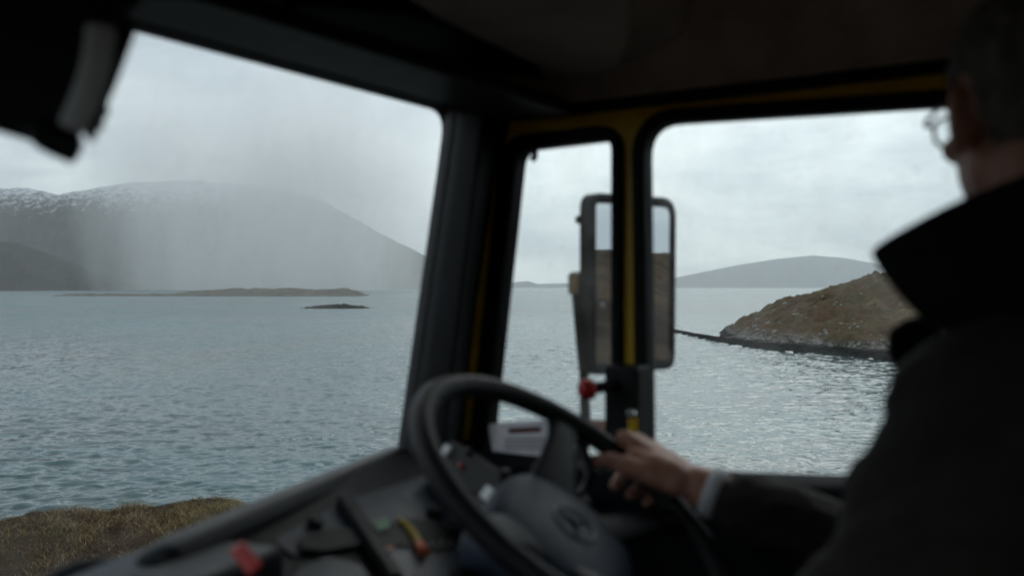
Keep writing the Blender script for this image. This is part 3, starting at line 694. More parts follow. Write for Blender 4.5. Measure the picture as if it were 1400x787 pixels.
# folded sun visor on the driver's side, its end reaching over the door frame
pv = [np.array(p) for p in ([0.50, 1.10, .352], [1.55, 1.05, .332], [1.545, 0.90, .300], [1.30, .90, .322], [0.50, 0.96, .362])]
lp = roundloop([(p[0], p[1]) for p in pv], [.02, .03, .03, .02, .02], 5)
zv = lambda p: 0.352 - 0.030 * (p[0] - .5) / 1.05 - (1.10 - p[1]) * 0.03 * (p[0] > 1.2)
v, f = plate(lp, lambda p, a: np.array([p[0], p[1], zv(p) + a]), -0.012, 0.012); vis = mk('sun_visor', v, f, 'black_plastic', cab, bevel=0.006)
v, f = tube([(0.62, 1.11, .345), (1.50, 1.075, .32)], 0.007, 10); mk('visor_rod', v, f, 'black_rubber', vis, smooth=True)
def under(pts, u_, th_, name, mat, parent, bev, rad_=14):
    lp_ = roundloop(pts, rad_, 5); v_ = [on_u(x, y, u_) for x, y in lp_]; v2_ = [p + UX * th_ for p in v_]; n = len(v_)
    return mk(name, v_ + v2_, [tuple(range(n))[::-1], tuple(range(n, 2 * n))] + [(i, (i + 1) % n, n + (i + 1) % n, n + i) for i in range(n)], mat, parent, bevel=bev)
under([(345, 22), (420, 8), (560, 20), (680, 62), (752, 112), (722, 132), (600, 108), (450, 62)], .385, .05, 'recess_shade_slab', 'black_rubber', hd, .010)  # black slab standing in for the shade of a deep hollow
under([(500, -40), (858, -40), (862, 40), (846, 92), (790, 112), (720, 84), (600, 26)], .372, .06, 'storage_tray', 'console_plastic', hd, .018)
# knob on the header at the left
p = on_u(352, 33, .43); v, f = tube([p + UX * .03, p, p - UX * .012], [.02, .02, .012], 16); mk('reading_light', v, f, 'grey_trim', hd, smooth=True)
# headliner
HR = [(-0.55, .30), (-0.53, .44), (-0.44, .535), (-.2, .57), (.5, .58), (1.15, .57), (1.40, .535), (1.53, .46), (1.578, .365), (1.59, .333), (1.66, .333), (1.66, .66), (-.6, .66), (-.6, .30)]
fs = np.linspace(-0.62, 1.22, 14); n = len(HR); V = [(r_, f_, u_) for f_ in fs for (r_, u_) in HR]; F = []
for i in range(len(fs) - 1):
    for k in range(n): F.append((i * n + k, i * n + (k + 1) % n, (i + 1) * n + (k + 1) % n, (i + 1) * n + k))
F += [tuple(range(n)), tuple((len(fs) - 1) * n + k for k in range(n))]
mk('headliner', V, F, 'headliner_fabric', cab, bevel=0.01)
v, f = tube([(1.596, f_, .330) for f_ in np.linspace(-.6, .95, 20)], 0.012, 10); mk('door_seal', v, f, 'black_rubber', cab, smooth=True)
# ---- back wall with window added for light, passenger side wall with enlarged window, floor, front firewall
rlift = lambda p, a: np.array([p[0], a, p[1]])
ro_ = dens([(-.6, -1.15), (1.66, -1.15), (1.66, .60), (-.6, .60)], .1); rw_ = roundloop([(-.45, -.30), (.72, -.30), (.72, .28), (-.45, .28)], .05)
v, f = join(abox([-0.6, -.66, -1.15], [1.66, -.62, -.30]), abox([-0.6, -.66, .28], [1.66, -.62, .60]), abox([-0.6, -.66, -.30], [-.45, -.62, .28]), abox([.72, -.66, -.30], [1.66, -.62, .28])); rwl = mk('rear_wall', v, f, 'headliner_fabric', cab)
v, f = plate([(-.46, -.31), (.73, -.31), (.73, .29), (-.46, .29)], rlift, -.645, -.641); mk('window_pane', v, f, 'window_glass', cab)  # unseen rear window, added to bring light onto the pillar and header
v, f = abox([-0.6, -0.66, -1.20], [1.66, 1.32, -1.15]); mk('floor', v, f, 'floor_rubber', cab)
lw = [np.array(p) for p in ([-.62, .31], [1.16, .31], [1.32, -.4], [1.32, -1.15], [-.62, -1.15])]
wloop = roundloop([(-.54, .27), (1.04, .27), (1.14, -.38), (-.54, -.38)], .05)  # unseen passenger window, enlarged to let more light into the cab
curve_plate('side_wall', [lw, wloop], 'console_plastic', cab, -0.58, 0.05, 0.004)
v, f = plate(insetloop(wloop, -.005), lift, -.59, -.586); mk('window_pane', v, f, 'window_glass', cab)
v, f = abox([-0.6, 1.29, -1.15], [1.66, 1.33, -0.44]); mk('front_wall', v, f, 'black_plastic', cab)
# ---- dashboard body
DPF = [(1.29, -.42), (1.25, -.385), (1.05, -.372), (.99, -.382), (.965, -.42), (1.0, -.60), (1.05, -.80), (1.29, -.80)]
fs = np.linspace(-.55, 1.62, 12); n = len(DPF); V = [(r_, f_, u_) for r_ in fs for (f_, u_) in DPF]; F = []
for i in range(len(fs) - 1):
    for k in range(n): F.append((i * n + k, i * n + (k + 1) % n, (i + 1) * n + (k + 1) % n, (i + 1) * n + k))
F += [tuple(range(n)), tuple((len(fs) - 1) * n + k for k in range(n))]
dash = mk('dashboard', V, F, 'dash_plastic', cab, bevel=0.02)

# ---- instrument binnacle: rolled cowl, face, lenses, gauges
cowl = bez([V3(222, 765, 1.16), V3(236, 742, 1.19), V3(300, 713, 1.28), V3(400, 672, 1.45), V3(490, 635, 1.66), V3(548, 612, 1.84)], 12)
cn = []
V = []; F = []; sec = [(0.045, -.018), (.03, .0), (.0, .007), (-.018, .0), (-.026, -.016), (-.02, -.034), (.0, -.05), (.03, -.055)]
for i, p in enumerate(cowl):
    t = unit(cowl[min(i + 1, len(cowl) - 1)] - cowl[max(i - 1, 0)]); t[2] = 0; t = unit(t); away = np.cross(UX, t)   # pointing forward
    if away[1] < 0: away = -away
    s_ = min(1, .45 + i / 14)
    for (a, u_) in sec: V.append(p + away * a * s_ + UX * u_ * s_)
n = len(sec)
for i in range(len(cowl) - 1):
    for k in range(n): F.append((i * n + k, i * n + (k + 1) % n, (i + 1) * n + (k + 1) % n, (i + 1) * n + k))
F += [tuple(range(n)), tuple((len(cowl) - 1) * n + k for k in range(n))]
bn = mk('instrument_binnacle', V, F, 'dash_plastic', cab, smooth=True, sub=1)
# the face plane
P0, P1 = V3(300, 740, 1.26), V3(600, 640, 1.78)
P2 = V3(520, 800, 1.35)
fn_ = unit(np.cross(P1 - P0, P2 - P0)); fn_ = fn_ if np.dot(fn_, ray(500, 720)) < 0 else -fn_
def on_face(px, py, d=0.0): return on_plane(px, py, P0, fn_) + fn_ * d
def face_poly(pts, d0, d1, name, mat, parent, bevel=.001, rad_=None):
    lo = [on_face(x, y, d0) for x, y in pts]; hi = [p + fn_ * (d1 - d0) for p in lo]; n = len(pts)
    return mk(name, lo + hi, [tuple(range(n))[::-1], tuple(range(n, 2 * n))] + [(i, (i + 1) % n, n + (i + 1) % n, n + i) for i in range(n)], mat, parent, bevel=bevel)
face_poly([(215, 770), (300, 720), (420, 668), (520, 628), (640, 600), (760, 900), (260, 900)], -.02, 0, 'cluster_panel', 'black_plastic', bn)
rl = lambda pts, r_: [tuple(p) for p in roundloop(pts, r_, 5)]
l1 = face_poly(rl([(372, 742), (466, 690), (492, 735), (400, 762)], 8), 0, .004, 'cluster_lens', 'lens_smoke', bn)
l2 = face_poly(rl([(474, 686), (590, 648), (622, 668), (672, 750), (640, 800), (545, 800)], 9), 0, .004, 'cluster_lens', 'lens_smoke', bn)
l3 = face_poly(rl([(395, 800), (412, 775), (446, 762), (492, 774), (510, 800)], 8), 0, .004, 'cluster_lens', 'lens_smoke', bn)
face_poly([(456, 690), (472, 684), (545, 800), (527, 800)], .004, .02, 'cluster_divider', 'black_plastic', bn, .003)
face_poly(rl([(404, 742), (440, 729), (500, 727), (506, 747), (440, 760), (408, 757)], 6), .0045, .010, 'gauge_hood', 'black_plastic', bn)
face_poly(rl([(500, 725), (560, 712), (610, 718), (640, 748), (600, 757), (520, 748)], 6), .0045, .007, 'display', 'black_plastic', bn)
arc = [(541, 716), (552, 724), (561, 735), (568, 748), (573, 758)]
v, f = tube([on_face(x, y, .010) for x, y in arc], [.0035, .005, .006, .006, .005], 8); mk('gauge_band', v, f, 'gauge_yellow', bn, smooth=True, label='yellow curved gauge band')
v, f = tube([on_face(x, y, .012) for x, y in [(568, 750), (573, 760), (577, 766)]], [.006, .009, .007], 8); mk('gauge_needle', v, f, 'gauge_orange', bn, smooth=True, label='orange gauge tip')
face_poly(rl([(506, 720), (524, 714), (530, 727), (512, 734)], 3), .008, .011, 'indicator_lamp', 'gauge_green', bn, .001).update_tag()
face_poly(rl([(520, 751), (536, 748), (537, 752), (522, 756)], 1.2), .0045, .006, 'indicator_mark', 'gauge_orange', bn, 0)
for (x, y, rr_) in ((428, 720, 12), (590, 704, 12), (612, 727, 14)):
    p = on_face(x, y, .004); v, f = tube([p, p + fn_ * .012], rr_ / FPX * 1.35, 18); mk('knob', v, f, 'black_plastic', bn, bevel=.002)
# ticks on the gauge
tv = []
for k in range(9):
    a = R(200 - 22 * k); c0 = np.array([600 + 34 * math.cos(a), 775 - 30 * math.sin(a)]); tv.append(box(on_face(c0[0], c0[1], .0065), (fn_, unit(on_face(600, 775) - on_face(*c0)), np.cross(fn_, unit(on_face(600, 775) - on_face(*c0)))), (.001, .004, .001)))
v, f = join(*tv); mk('gauge_scale', v, f, 'gauge_white', bn)
# left end block of the dash with the red rocker switch
v, f = box(V3(300, 775, 1.15) + np.array([0, .02, -.04]), (unit(V3(450, 700, 1.5) - V3(236, 742, 1.19)) * [1, 1, 0], np.cross(unit((V3(450, 700, 1.5) - V3(236, 742, 1.19)) * [1, 1, 0]), UX), UX), (.09, .045, .045))
sb = mk('switch_panel', v, f, 'black_plastic', cab, bevel=.01)
r0_, r1_ = V3(322, 745, 1.09), V3(350, 779, 1.06)
v, f = box((r0_ + r1_) / 2, (r1_ - r0_, np.cross(r1_ - r0_, ray(335, 760)), ray(335, 760)), (np.linalg.norm(r1_ - r0_) / 2, .0095, .008)); mk('rocker_switch', v, f, 'red_plastic', sb, bevel=.004, label='red rocker switch')
# grey lower shelf running out at the bottom left
v, f = box(V3(165, 798, 1.13), (unit((V3(400, 672, 1.45) - V3(222, 765, 1.16)) * [1, 1, 0]), np.cross(unit((V3(400, 672, 1.45) - V3(222, 765, 1.16)) * [1, 1, 0]), UX), UX), (.11, .05, .013))
mk('dash_shelf', v, f, 'dash_blue_grey', cab, bevel=.008)
v, f = tube(bez([V3(60, 800, 1.25), V3(110, 777, 1.22), V3(160, 779, 1.2), V3(200, 800, 1.15)]), .012, 10); mk('wiring_loop', v, f, 'black_rubber', cab, smooth=True)

# ---- radio / switch box beyond the wheel
a0, a1 = V3(612, 622, 1.72), V3(694, 680, 1.52)
d_ = unit(a1 - a0); sd_ = unit(np.cross(d_, ray(650, 650))); nn = np.cross(sd_, d_); nn = nn if np.dot(nn, ray(650, 650)) < 0 else -nn
v, f = box((a0 + a1) / 2 - nn * .02, (d_, sd_, nn), (np.linalg.norm(a1 - a0) / 2 + .01, .028, .028)); rb = mk('switch_box', v, f, 'black_rubber', cab, bevel=.006)
def onbox(px, py, d=0.0): return on_plane(px, py, (a0 + a1) / 2 + nn * .008, nn) + nn * d
for (x, y, hx, hy, m) in ((612, 617, .012, .010, 'white_plastic'), (669, 676, .014, .011, 'white_plastic'), (642, 618, .006, .007, 'grey_trim'), (632, 637, .004, .004, 'red_plastic'), (673, 696, .007, .006, 'grey_trim')):
    v, f = box(onbox(x, y, .003), (d_, sd_, nn), (hx, hy, .004)); mk('button', v, f, m, rb, bevel=.002, label={'white_plastic': 'white square button', 'red_plastic': 'tiny red button'}.get(m))
sp_ = V3(690, 655, 1.54); v, f = box(sp_, (UX, FX, RX), (.016, .006, .008)); mk('bracket', v, f, 'black_plastic', rb, bevel=.002)
v, f = tube([V3(650, 690, 1.62), V3(640, 760, 1.6), V3(640, 860, 1.55)], .03, 10); mk('stand', v, f, 'black_plastic', rb)

# ---- steering wheel
W0 = np.array([1.12199, 0.65602, -0.27566]); tl, yw = 0.63137, 0.12279
wa = np.array([math.cos(yw), math.sin(yw), 0]); wf = np.array([-math.sin(yw), math.cos(yw), 0])
wbv = wf * math.cos(tl) + UX * math.sin(tl); wn_ = np.cross(wa, wbv)     # wn_ points to the driver (up and back)
if wn_[2] < 0: wn_ = -wn_
WR = 0.2325
def wp(x, y, h=0.0): return W0 + wa * x + wbv * y + wn_ * h
sw = bpy.data.objects.new('steering_wheel', None)
rimp = [wp(WR * math.cos(a), WR * math.sin(a)) for a in np.linspace(0, 2 * math.pi, 97)[:-1]]
v, f = tube(rimp, 0.0158, 18, closed=True)
rim = mk('steering_wheel', v, f, 'black_plastic', cab, smooth=True)
bpy.data.objects.remove(sw)
# hub pad : superellipse dome
V = []; F = []; NS, NRi = 40, 9
for i in range(NRi + 1):
    t = i / NRi
    for k in range(NS):
        a = 2 * math.pi * k / NS; ex_ = 2 / 2.8
        x = math.copysign(abs(math.cos(a)) ** ex_, math.cos(a)); y = math.copysign(abs(math.sin(a)) ** ex_, math.sin(a))
        if t < .75: s_ = t / .75; h = -.030 - .018 * s_ ** 3
        else: s_ = 1 + .03 * (t - .75) * 4; h = -.048 - .07 * (t - .75) / .25
        hx_, hy_ = x * .118 * s_, y * (.098 if y > 0 else .115) * s_ - .006; V.append(wp(hx_ * .974 - hy_ * .225, hx_ * .225 + hy_ * .974, h))
for i in range(NRi):
    for k in range(NS): F.append((i * NS + k, i * NS + (k + 1) % NS, (i + 1) * NS + (k + 1) % NS, (i + 1) * NS + k))
F.append(tuple(NRi * NS + k for k in range(NS)))
hub = mk('hub', V, F, 'hub_plastic', rim, smooth=True)
def spoke(ang, w0_, w1_, loopy=False):
    a = R(ang); dr = np.array([math.cos(a), math.sin(a)]); pr = np.array([-dr[1], dr[0]])
    secs_ = []
    for t in np.linspace(0, 1, 9):
        rr_ = .07 + (WR - .075) * t; hh = -.052 * (1 - t) ** 1.3 - .004; wd = w0_ + (w1_ - w0_) * math.sin(t * math.pi / 2) + (.012 * max(0, t - .8) / .2); th_ = .013 - .004 * t
        c0 = dr * rr_
        secs_.append([wp(*(c0 + pr * wd * q), hh + e_) for q, e_ in ((-1, 0), (-.75, th_ * .8), (0, th_), (.75, th_ * .8), (1, 0), (.75, -th_), (0, -th_ * 1.2), (-.75, -th_))])
    n = 8; V = [p for s_ in secs_ for p in s_]; F = [(i * n + k, i * n + (k + 1) % n, (i + 1) * n + (k + 1) % n, (i + 1) * n + k) for i in range(8) for k in range(n)]
    F += [tuple(range(n)), tuple(8 * n + k for k in range(n))]
    return mk('spoke', V, F, 'dash_plastic', rim, smooth=True, sub=1)
for ang in (33, 176): spoke(ang, .050, .024)
for ang in (-26, 234): spoke(ang, .034, .020)
# loop beside the upper spoke
v, f = tube(bez([wp(.205, .10, -.008), wp(.175, .045, -.03), wp(.145, .03, -.045), wp(.10, .028, -.055)]), .0075, 10); mk('spoke_brace', v, f, 'dash_plastic', rim, smooth=True)
# emblem: ring with three-pointed star
EC = (0.004, -.016)
v, f = tube([wp(EC[0] + .032 * math.cos(a), EC[1] + .032 * math.sin(a), -.030) for a in np.linspace(0, 2 * math.pi, 41)[:-1]], .0028, 8, closed=True)
star = []
for k in range(3):
    a = R(103 + 120 * k); dr = np.array([math.cos(a), math.sin(a)]); pr = np.array([-dr[1], dr[0]]); e0 = np.array(EC)
    star.append(([wp(*(e0 + dr * .031), -.029), wp(*(e0 + pr * .0062), -.029), wp(*(e0 - pr * .0062), -.029), wp(*e0, -.024), wp(*(e0 - dr * .003), -.034)], [(0, 1, 3), (0, 3, 2), (0, 4, 1), (0, 2, 4), (1, 4, 3), (2, 3, 4)]))
v2, f2 = join((v, f), *star); mk('emblem', v2, f2, 'emblem_metal', rim)
# column shroud and stalks
v, f = tube([wp(0, -.01, -.09), wp(0, -.03, -.16), wp(0, -.05, -.30), W0 + np.array([0, .22, -.42])], [.085, .095, .10, .09], 20); cs_ = mk('steering_column', v, f, 'dash_blue_grey', cab, smooth=True)
v, f = tube([wp(.08, .02, -.13), wp(.17, .03, -.09), wp(.20, .03, -.08)], [.008, .009, .012], 10); mk('stalk', v, f, 'black_plastic', cs_, smooth=True)
v, f = tube([wp(-.08, .02, -.13), wp(-.17, .03, -.10)], [.008, .010], 10); mk('stalk', v, f, 'black_plastic', cs_, smooth=True)
# ---- driver's seat
def cushion(name, c, ax, h, mat, parent, bev=.04):
    v, f = box(c, ax, h); return mk(name, v, f, mat, parent, bevel=bev)
seat = cushion('driver_seat', (1.1, .12, -.70), (RX, FX + UX * .08, UX), (.25, .26, .06), 'seat_fabric', cab)
bx = unit(UX - FX * .16)
cushion('seat_backrest', (1.1, -.23, -.38), (RX, np.cross(RX, bx), bx), (.24, .055, .36), 'seat_fabric', seat)
cushion('headrest', (1.1, -.24, .10), (RX, np.cross(RX, bx), bx), (.13, .045, .09), 'seat_fabric', seat)
v, f = abox([.92, -.1, -1.149], [1.28, .3, -.76]); mk('seat_base', v, f, 'black_plastic', seat, bevel=.02)
# ---- outside mirror
MC = on_r(865, 387, 1.90); mn = unit(np.array([-.24, -.97, .0])); mw = unit(np.cross(UX, mn)); mw = mw if mw[0] > 0 else -mw; mu = np.cross(mn, mw); mu = mu if mu[2] > 0 else -mu
lm = lambda p, a: MC + mw * p[0] + mu * p[1] + mn * a
hw_, hh_ = .139, .188
lo_ = roundloop([(-hw_, -hh_), (hw_ * .97, -hh_), (hw_, hh_), (-hw_ * 1.0, hh_ * .98)], [.03, .03, .045, .035], 7)
secs_ = [([lm(p, 0.0) for p in insetloop(lo_, .018)]), [lm(p, .010) for p in insetloop(lo_, .010)], [lm(p, .006) for p in lo_], [lm(p, -.022) for p in lo_], [lm(p, -.042) for p in insetloop(lo_, .025)]]
n = len(lo_); V = [p for s_ in secs_ for p in s_]; F = [(i * n + k, i * n + (k + 1) % n, (i + 1) * n + (k + 1) % n, (i + 1) * n + k) for i in range(4) for k in range(n)] + [tuple(4 * n + k for k in range(n)), tuple(range(n))]
mir = mk('side_mirror', V, F, 'black_rubber', cab, bevel=.003)
v, f = plate(insetloop(lo_, .021), lm, .0015, .004); mk('mirror_glass', v, f, 'mirror_glass', mir)
pA, pB, pC = on_r(786, 372, 1.80), on_r(799, 520, 1.80), on_r(801, 600, 1.74)
v, f = tube([pA, lerp(pA, pB, .5), pB, pC, pC + np.array([-.12, 0, -.14])], [.011, .011, .010, .012, .013], 12); arm = mk('mirror_arm', v, f, 'black_plastic', mir, smooth=True)
v, f = box(on_r(788, 388, 1.79), (mw, mu, mn), (.010, .021, .016)); mk('clamp', v, f, 'beige_metal', mir, bevel=.003)
for y in (300, 470):
    a_ = on_r(790 + (y - 300) * .08, y, 1.80); v, f = tube([a_, MC + mn * -.04 + mu * ((384 - y) / FPX * 2.0)], .009, 10); mk('mirror_bracket', v, f, 'black_plastic', mir, smooth=True)
p = lm((-.112, -.045), .014); v, f = tube([p, p + mn * .004], .005, 10); mk('screw', v, f, 'chrome', mir)

# ================================================================== LOOSE THINGS IN THE CAB
# paper notices on the quarter window
def notice(name, pts, mat, label, lines, red):
    base = on_r(*pts[0], DR - .003); base[2] -= .06
    lp_ = [on_r(x, y, DR - .004)[1:] for x, y in pts]
    v, f = plate(lp_, lift, DR - .0045, DR - .0035)
    t = thing(name, base, label, 'paper notice', 'notices stuck on the quarter window')
    mk('sheet', v, f, mat, t)
    L_ = []
    for (x0, x1, y, hy) in lines: L_.append(plate([on_r(a, b_, DR - .004)[1:] for a, b_ in ((x0, y - hy), (x1, y - hy), (x1, y + hy), (x0, y + hy))], lift, DR - .0056, DR - .0047))
    if L_: v, f = join(*L_); mk('print', v, f, 'grey_ink', t)
    if red: v, f = plate([on_r(a, b_, DR - .004)[1:] for a, b_ in red], lift, DR - .0056, DR - .0047); mk('heading', v, f, 'red_ink', t)
notice('paper_notice', [(667, 579), (756, 573), (757, 640), (677, 638)], 'paper', 'white printed notice with red heading on the quarter window',
       [(690, 746, 600 + 6 * k, 1.0) for k in range(6) if k != 3], [(696, 585), (740, 583), (740, 590), (696, 592)])
notice('paper_notice', [(775, 572), (829, 574), (829, 603), (775, 603)], 'paper_tan', 'small tan card stuck low on the quarter window beside the divider', [(784, 820, 582 + 6 * k, .9) for k in range(3)], None)

# dark overhead display hanging at the top left
dt = .80
A_, B_, C_, D_ = V3(-60, 168, dt), V3(104, 217, dt), V3(186, 40, dt), V3(150, -90, dt)
t = thing('overhead_display', V3(60, 20, dt + .1), 'black overhead display unit with shiny curved trim and toothed edge', 'display unit')
fwd = unit(ray(60, 100))
def slab(pts, d0, d1, name, mat, parent, bevel=0.004):
    lo = [p + fwd * d0 for p in pts]; hi = [p + fwd * d1 for p in pts]; n = len(pts)
    return mk(name, lo + hi, [tuple(range(n))[::-1], tuple(range(n, 2 * n))] + [(i, (i + 1) % n, n + (i + 1) % n, n + i) for i in range(n)], mat, parent, bevel=bevel)
body_ = slab([V3(-140, 140, dt), V3(100, 212, dt), V3(128, 150, dt), V3(168, 55, dt), V3(150, -60, dt), V3(100, -160, dt), V3(-140, -160, dt)], 0, .10, 'casing', 'black_rubber', t, .010)
slab([V3(118, 190, dt), V3(130, 196, dt), V3(134, 178, dt), V3(143, 178, dt), V3(142, 162, dt), V3(150, 158, dt), V3(148, 142, dt), V3(158, 120, dt), V3(187, 42, dt), V3(160, -10, dt), V3(145, 40, dt)], .0, .035, 'toothed_edge', 'black_plastic', t, .002)
v, f = tube(bez([V3(138, 40, dt - .010), V3(133, 80, dt - .012), V3(121, 125, dt - .012), V3(99, 176, dt - .008)]), [.0115] * 72 + [.009], 14); mk('trim', v, f, 'white_plastic', t, smooth=True)
MAT['trim_satin'] = None
v, f = tube(bez([V3(52, 172, dt - .006), V3(66, 190, dt - .008), V3(104, 207, dt - .006)]), .011, 12); mk('lower_edge', v, f, 'grey_trim', t, smooth=True)
v, f = tube([V3(150, -40, dt), V3(165, -15, dt), V3(190, -60, dt + .25)], [.02, .018, .02], 12); mk('bracket', v, f, 'grey_trim', t, smooth=True)
del MAT['trim_satin']

# ================================================================== DRIVER
def ell(c, r_, ax=None, seg=20):
    ax = ax or (RX, FX, UX); V = []; F = []; c = np.array(c, float); n = seg // 2
    for i in range(n + 1):
        ph = math.pi * i / n
        for k in range(seg):
            a = 2 * math.pi * k / seg; q = (math.sin(ph) * math.cos(a) * r_[0], math.sin(ph) * math.sin(a) * r_[1], math.cos(ph) * r_[2])
            V.append(c + ax[0] * q[0] + ax[1] * q[1] + ax[2] * q[2])
    for i in range(n):
        for k in range(seg): F.append((i * seg + k, (i + 1) * seg + k, (i + 1) * seg + (k + 1) % seg, i * seg + (k + 1) % seg))
    return V, F
def limb(pts, rads, seg=18):
    pts = [np.array(p, float) for p in pts]; parts = [tube(pts, rads, seg)]
    for p, r_ in zip(pts, rads): parts.append(ell(p, (r_, r_, r_), seg=14))
    return join(*parts)
def remesh(name, parts, mat, parent, voxel, smooth_it=6, fac=.6, disp=None):
    v, f = join(*parts); b0 = base_of(parent)
    me = bpy.data.meshes.new(name); me.from_pydata((np.array(v) - b0).tolist(), [], f)
    o = bpy.data.objects.new(name, me); C.objects.link(o)
    m = o.modifiers.new('r', 'REMESH'); m.mode = 'VOXEL'; m.voxel_size = voxel
    m = o.modifiers.new('s', 'SMOOTH'); m.factor = fac; m.iterations = smooth_it
    me2 = bpy.data.meshes.new_from_object(o.evaluated_get(bpy.context.evaluated_depsgraph_get())); bpy.data.objects.remove(o)
    if disp:
        nv = len(me2.vertices); co_ = np.empty(nv * 3); me2.vertices.foreach_get('co', co_); co_ = co_.reshape(-1, 3)
        nr_ = np.array([q.vector[:] for q in me2.vertex_normals]); co_ = co_ + nr_ * disp(co_ + b0)[:, None]; me2.vertices.foreach_set('co', co_.ravel())
    me2.materials.clear(); me2.materials.append(MAT[mat]); me2.polygons.foreach_set('use_smooth', [True] * len(me2.polygons)); me2.name = name
    o = bpy.data.objects.new(name, me2); C.objects.link(o); o.parent = parent; return o
man = thing('person', (1.1, .1, -.64), 'driver in dark jacket with raised collar, short grey hair, hand on steering wheel', 'person')
HC = np.array([1.105, .122, .170]); hyaw = R(59)      # head turned to the right
hf = unit(np.array([math.sin(hyaw), math.cos(hyaw), -.05])); hr = unit(np.cross(hf, UX)); hu = np.cross(hr, hf)
def hp(x, y, z): return HC + hr * x + hf * y + hu * z
HA = (hr, hf, hu)
Wp = np.array([1.345, .581, -.288]); El = np.array([1.395, .30, -.385]); Sr = np.array([1.285, .10, -.135]); Sl = np.array([.915, .128, -.115])
Ll = np.array([.86, .275, -.41]); Wl = np.array([.93, .47, -.46])
body = [ell(hp(0, -.015, .035), (.076, .098, .092), HA, 28), ell(hp(0, .028, -.035), (.062, .066, .085), HA, 24), ell(hp(0, .052, -.088), (.036, .038, .030), HA), ell(hp(0, .0, -.05), (.066, .06, .05), HA),
        ell(hp(0, .086, .028), (.050, .014, .011), HA), ell(hp(0, .099, -.030), (.017, .018, .013), HA), limb([hp(0, .090, .012), hp(0, .104, -.024)], [.008, .012], 10),
        ell(hp(0, .086, -.062), (.024, .012, .006), HA, 14), ell(hp(0, .084, -.071), (.021, .011, .006), HA, 14),
        ell(hp(.045, .068, -.022), (.02, .018, .016), HA), ell(hp(-.045, .068, -.022), (.02, .018, .016), HA)]
for s_ in (-1, 1):
    ea = unit(hr * s_ * .45 - hf); ec = hp(.080 * s_, -.010, -.004)
    body += [ell(ec, (.008, .021, .035), (unit(np.cross(ea, hu)), ea, hu), 18), ell(hp(.072 * s_, -.010, -.008), (.012, .018, .028), HA, 16), ell(ec + hu * -.028, (.006, .010, .012), (unit(np.cross(ea, hu)), ea, hu), 12)]
neck0 = np.array([1.10, .085, -.10])
body += [limb([neck0, hp(0, -.03, -.06)], [.062, .058]), ell((1.1, .07, -.22), (.175, .10, .14)), ell((1.1, .03, -.42), (.16, .10, .16)), ell((1.1, .0, -.55), (.175, .12, .10)),
         limb([Sr, El, Wp], [.055, .042, .030]), limb([Sl, Ll, Wl], [.055, .040, .027]), limb([(1.1, .08, -.12), Sr], [.05, .055]), limb([(1.1, .08, -.12), Sl], [.05, .055]),
         limb([(1.20, .02, -.56), (1.22, .48, -.54), (1.20, .60, -.98), (1.20, .62, -1.06)], [.085, .058, .038, .04]), limb([(1.0, .02, -.56), (.97, .47, -.54), (.98, .55, -.98), (.98, .57, -1.06)], [.085, .058, .038, .04]),
         limb([(1.20, .60, -1.09), (1.21, .74, -1.115)], [.035, .03]), limb([(.98, .55, -1.09), (.97, .70, -1.115)], [.035, .03])]
# right hand closed on the rim: knuckle, middle and end joints and tip of each finger
RH = dict(index=[(1.345, .702, -.229), (1.380, .718, -.262), (1.363, .716, -.292), (1.334, .712, -.299)],
          middle=[(1.362, .690, -.233), (1.395, .692, -.275), (1.372, .690, -.307), (1.342, .690, -.312)],
          ring=[(1.378, .674, -.243), (1.402, .668, -.287), (1.380, .668, -.318), (1.352, .668, -.323)],
          little=[(1.388, .655, -.257), (1.404, .645, -.290), (1.386, .645, -.316), (1.366, .647, -.322)])
for nme, J in RH.items():
    k = {'index': 1.08, 'middle': 1.03, 'ring': .97, 'little': .84}[nme]
    body += [limb(J, [.0122 * k, .0112 * k, .0098 * k, .0086 * k], 12), limb([Wp + (np.array(J[0]) - np.array([1.36, .69, -.24])) * .5, J[0]], [.017, .0125 * k], 14)]
body += [limb([(1.322, .607, -.283), (1.306, .662, -.266), (1.303, .705, -.256), (1.311, .738, -.262)], [.019, .0155, .0118, .0098], 14), limb([(1.335, .600, -.280), (1.325, .672, -.252)], [.019, .014], 14),
         ell((1.330, .655, -.262), (.020, .040, .018), (RX, unit(np.array([0, .9, .35])), unit(np.array([0, -.35, .9])))), ell((1.328, .632, -.266), (.024, .050, .022), (RX, unit(np.array([0, .95, .25])), unit(np.array([0, -.25, .95])))), ell((1.350, .638, -.268), (.035, .052, .027), (RX, unit(np.array([0, .9, .35])), unit(np.array([0, -.35, .9]))))]
# left hand resting on the thigh
dl = unit(Wl - Ll); sl = unit(np.cross(dl, UX)); nl = np.cross(sl, dl)
for i, (o_, ln) in enumerate(((.030, .070), (.010, .078), (-.010, .072), (-.029, .056))):
    k0q = Wl + dl * .085 + sl * o_; body += [limb([Wl + dl * .01 + sl * o_ * .5, k0q], [.015, .0115], 12), limb([k0q, k0q + dl * ln * .5 - nl * .006, k0q + dl * ln * .8 - nl * .022, k0q + dl * ln * .92 - nl * .036], [.0105, .0095, .0085, .0075], 12)]
body += [limb([Wl + dl * .02 + sl * .02, Wl + dl * .05 + sl * .045, Wl + dl * .08 + sl * .055 - nl * .01, Wl + dl * .105 + sl * .055 - nl * .02], [.016, .013, .011, .009], 12)]
remesh('body', body, 'skin', man, .0032, 4, .5)
# eyes
for s_ in (-1, 1): v, f = ell(hp(.031 * s_, .080, .008), (.0115, .0115, .0115), HA, 16); mk('eye', v, f, 'eye_white', man, smooth=True)
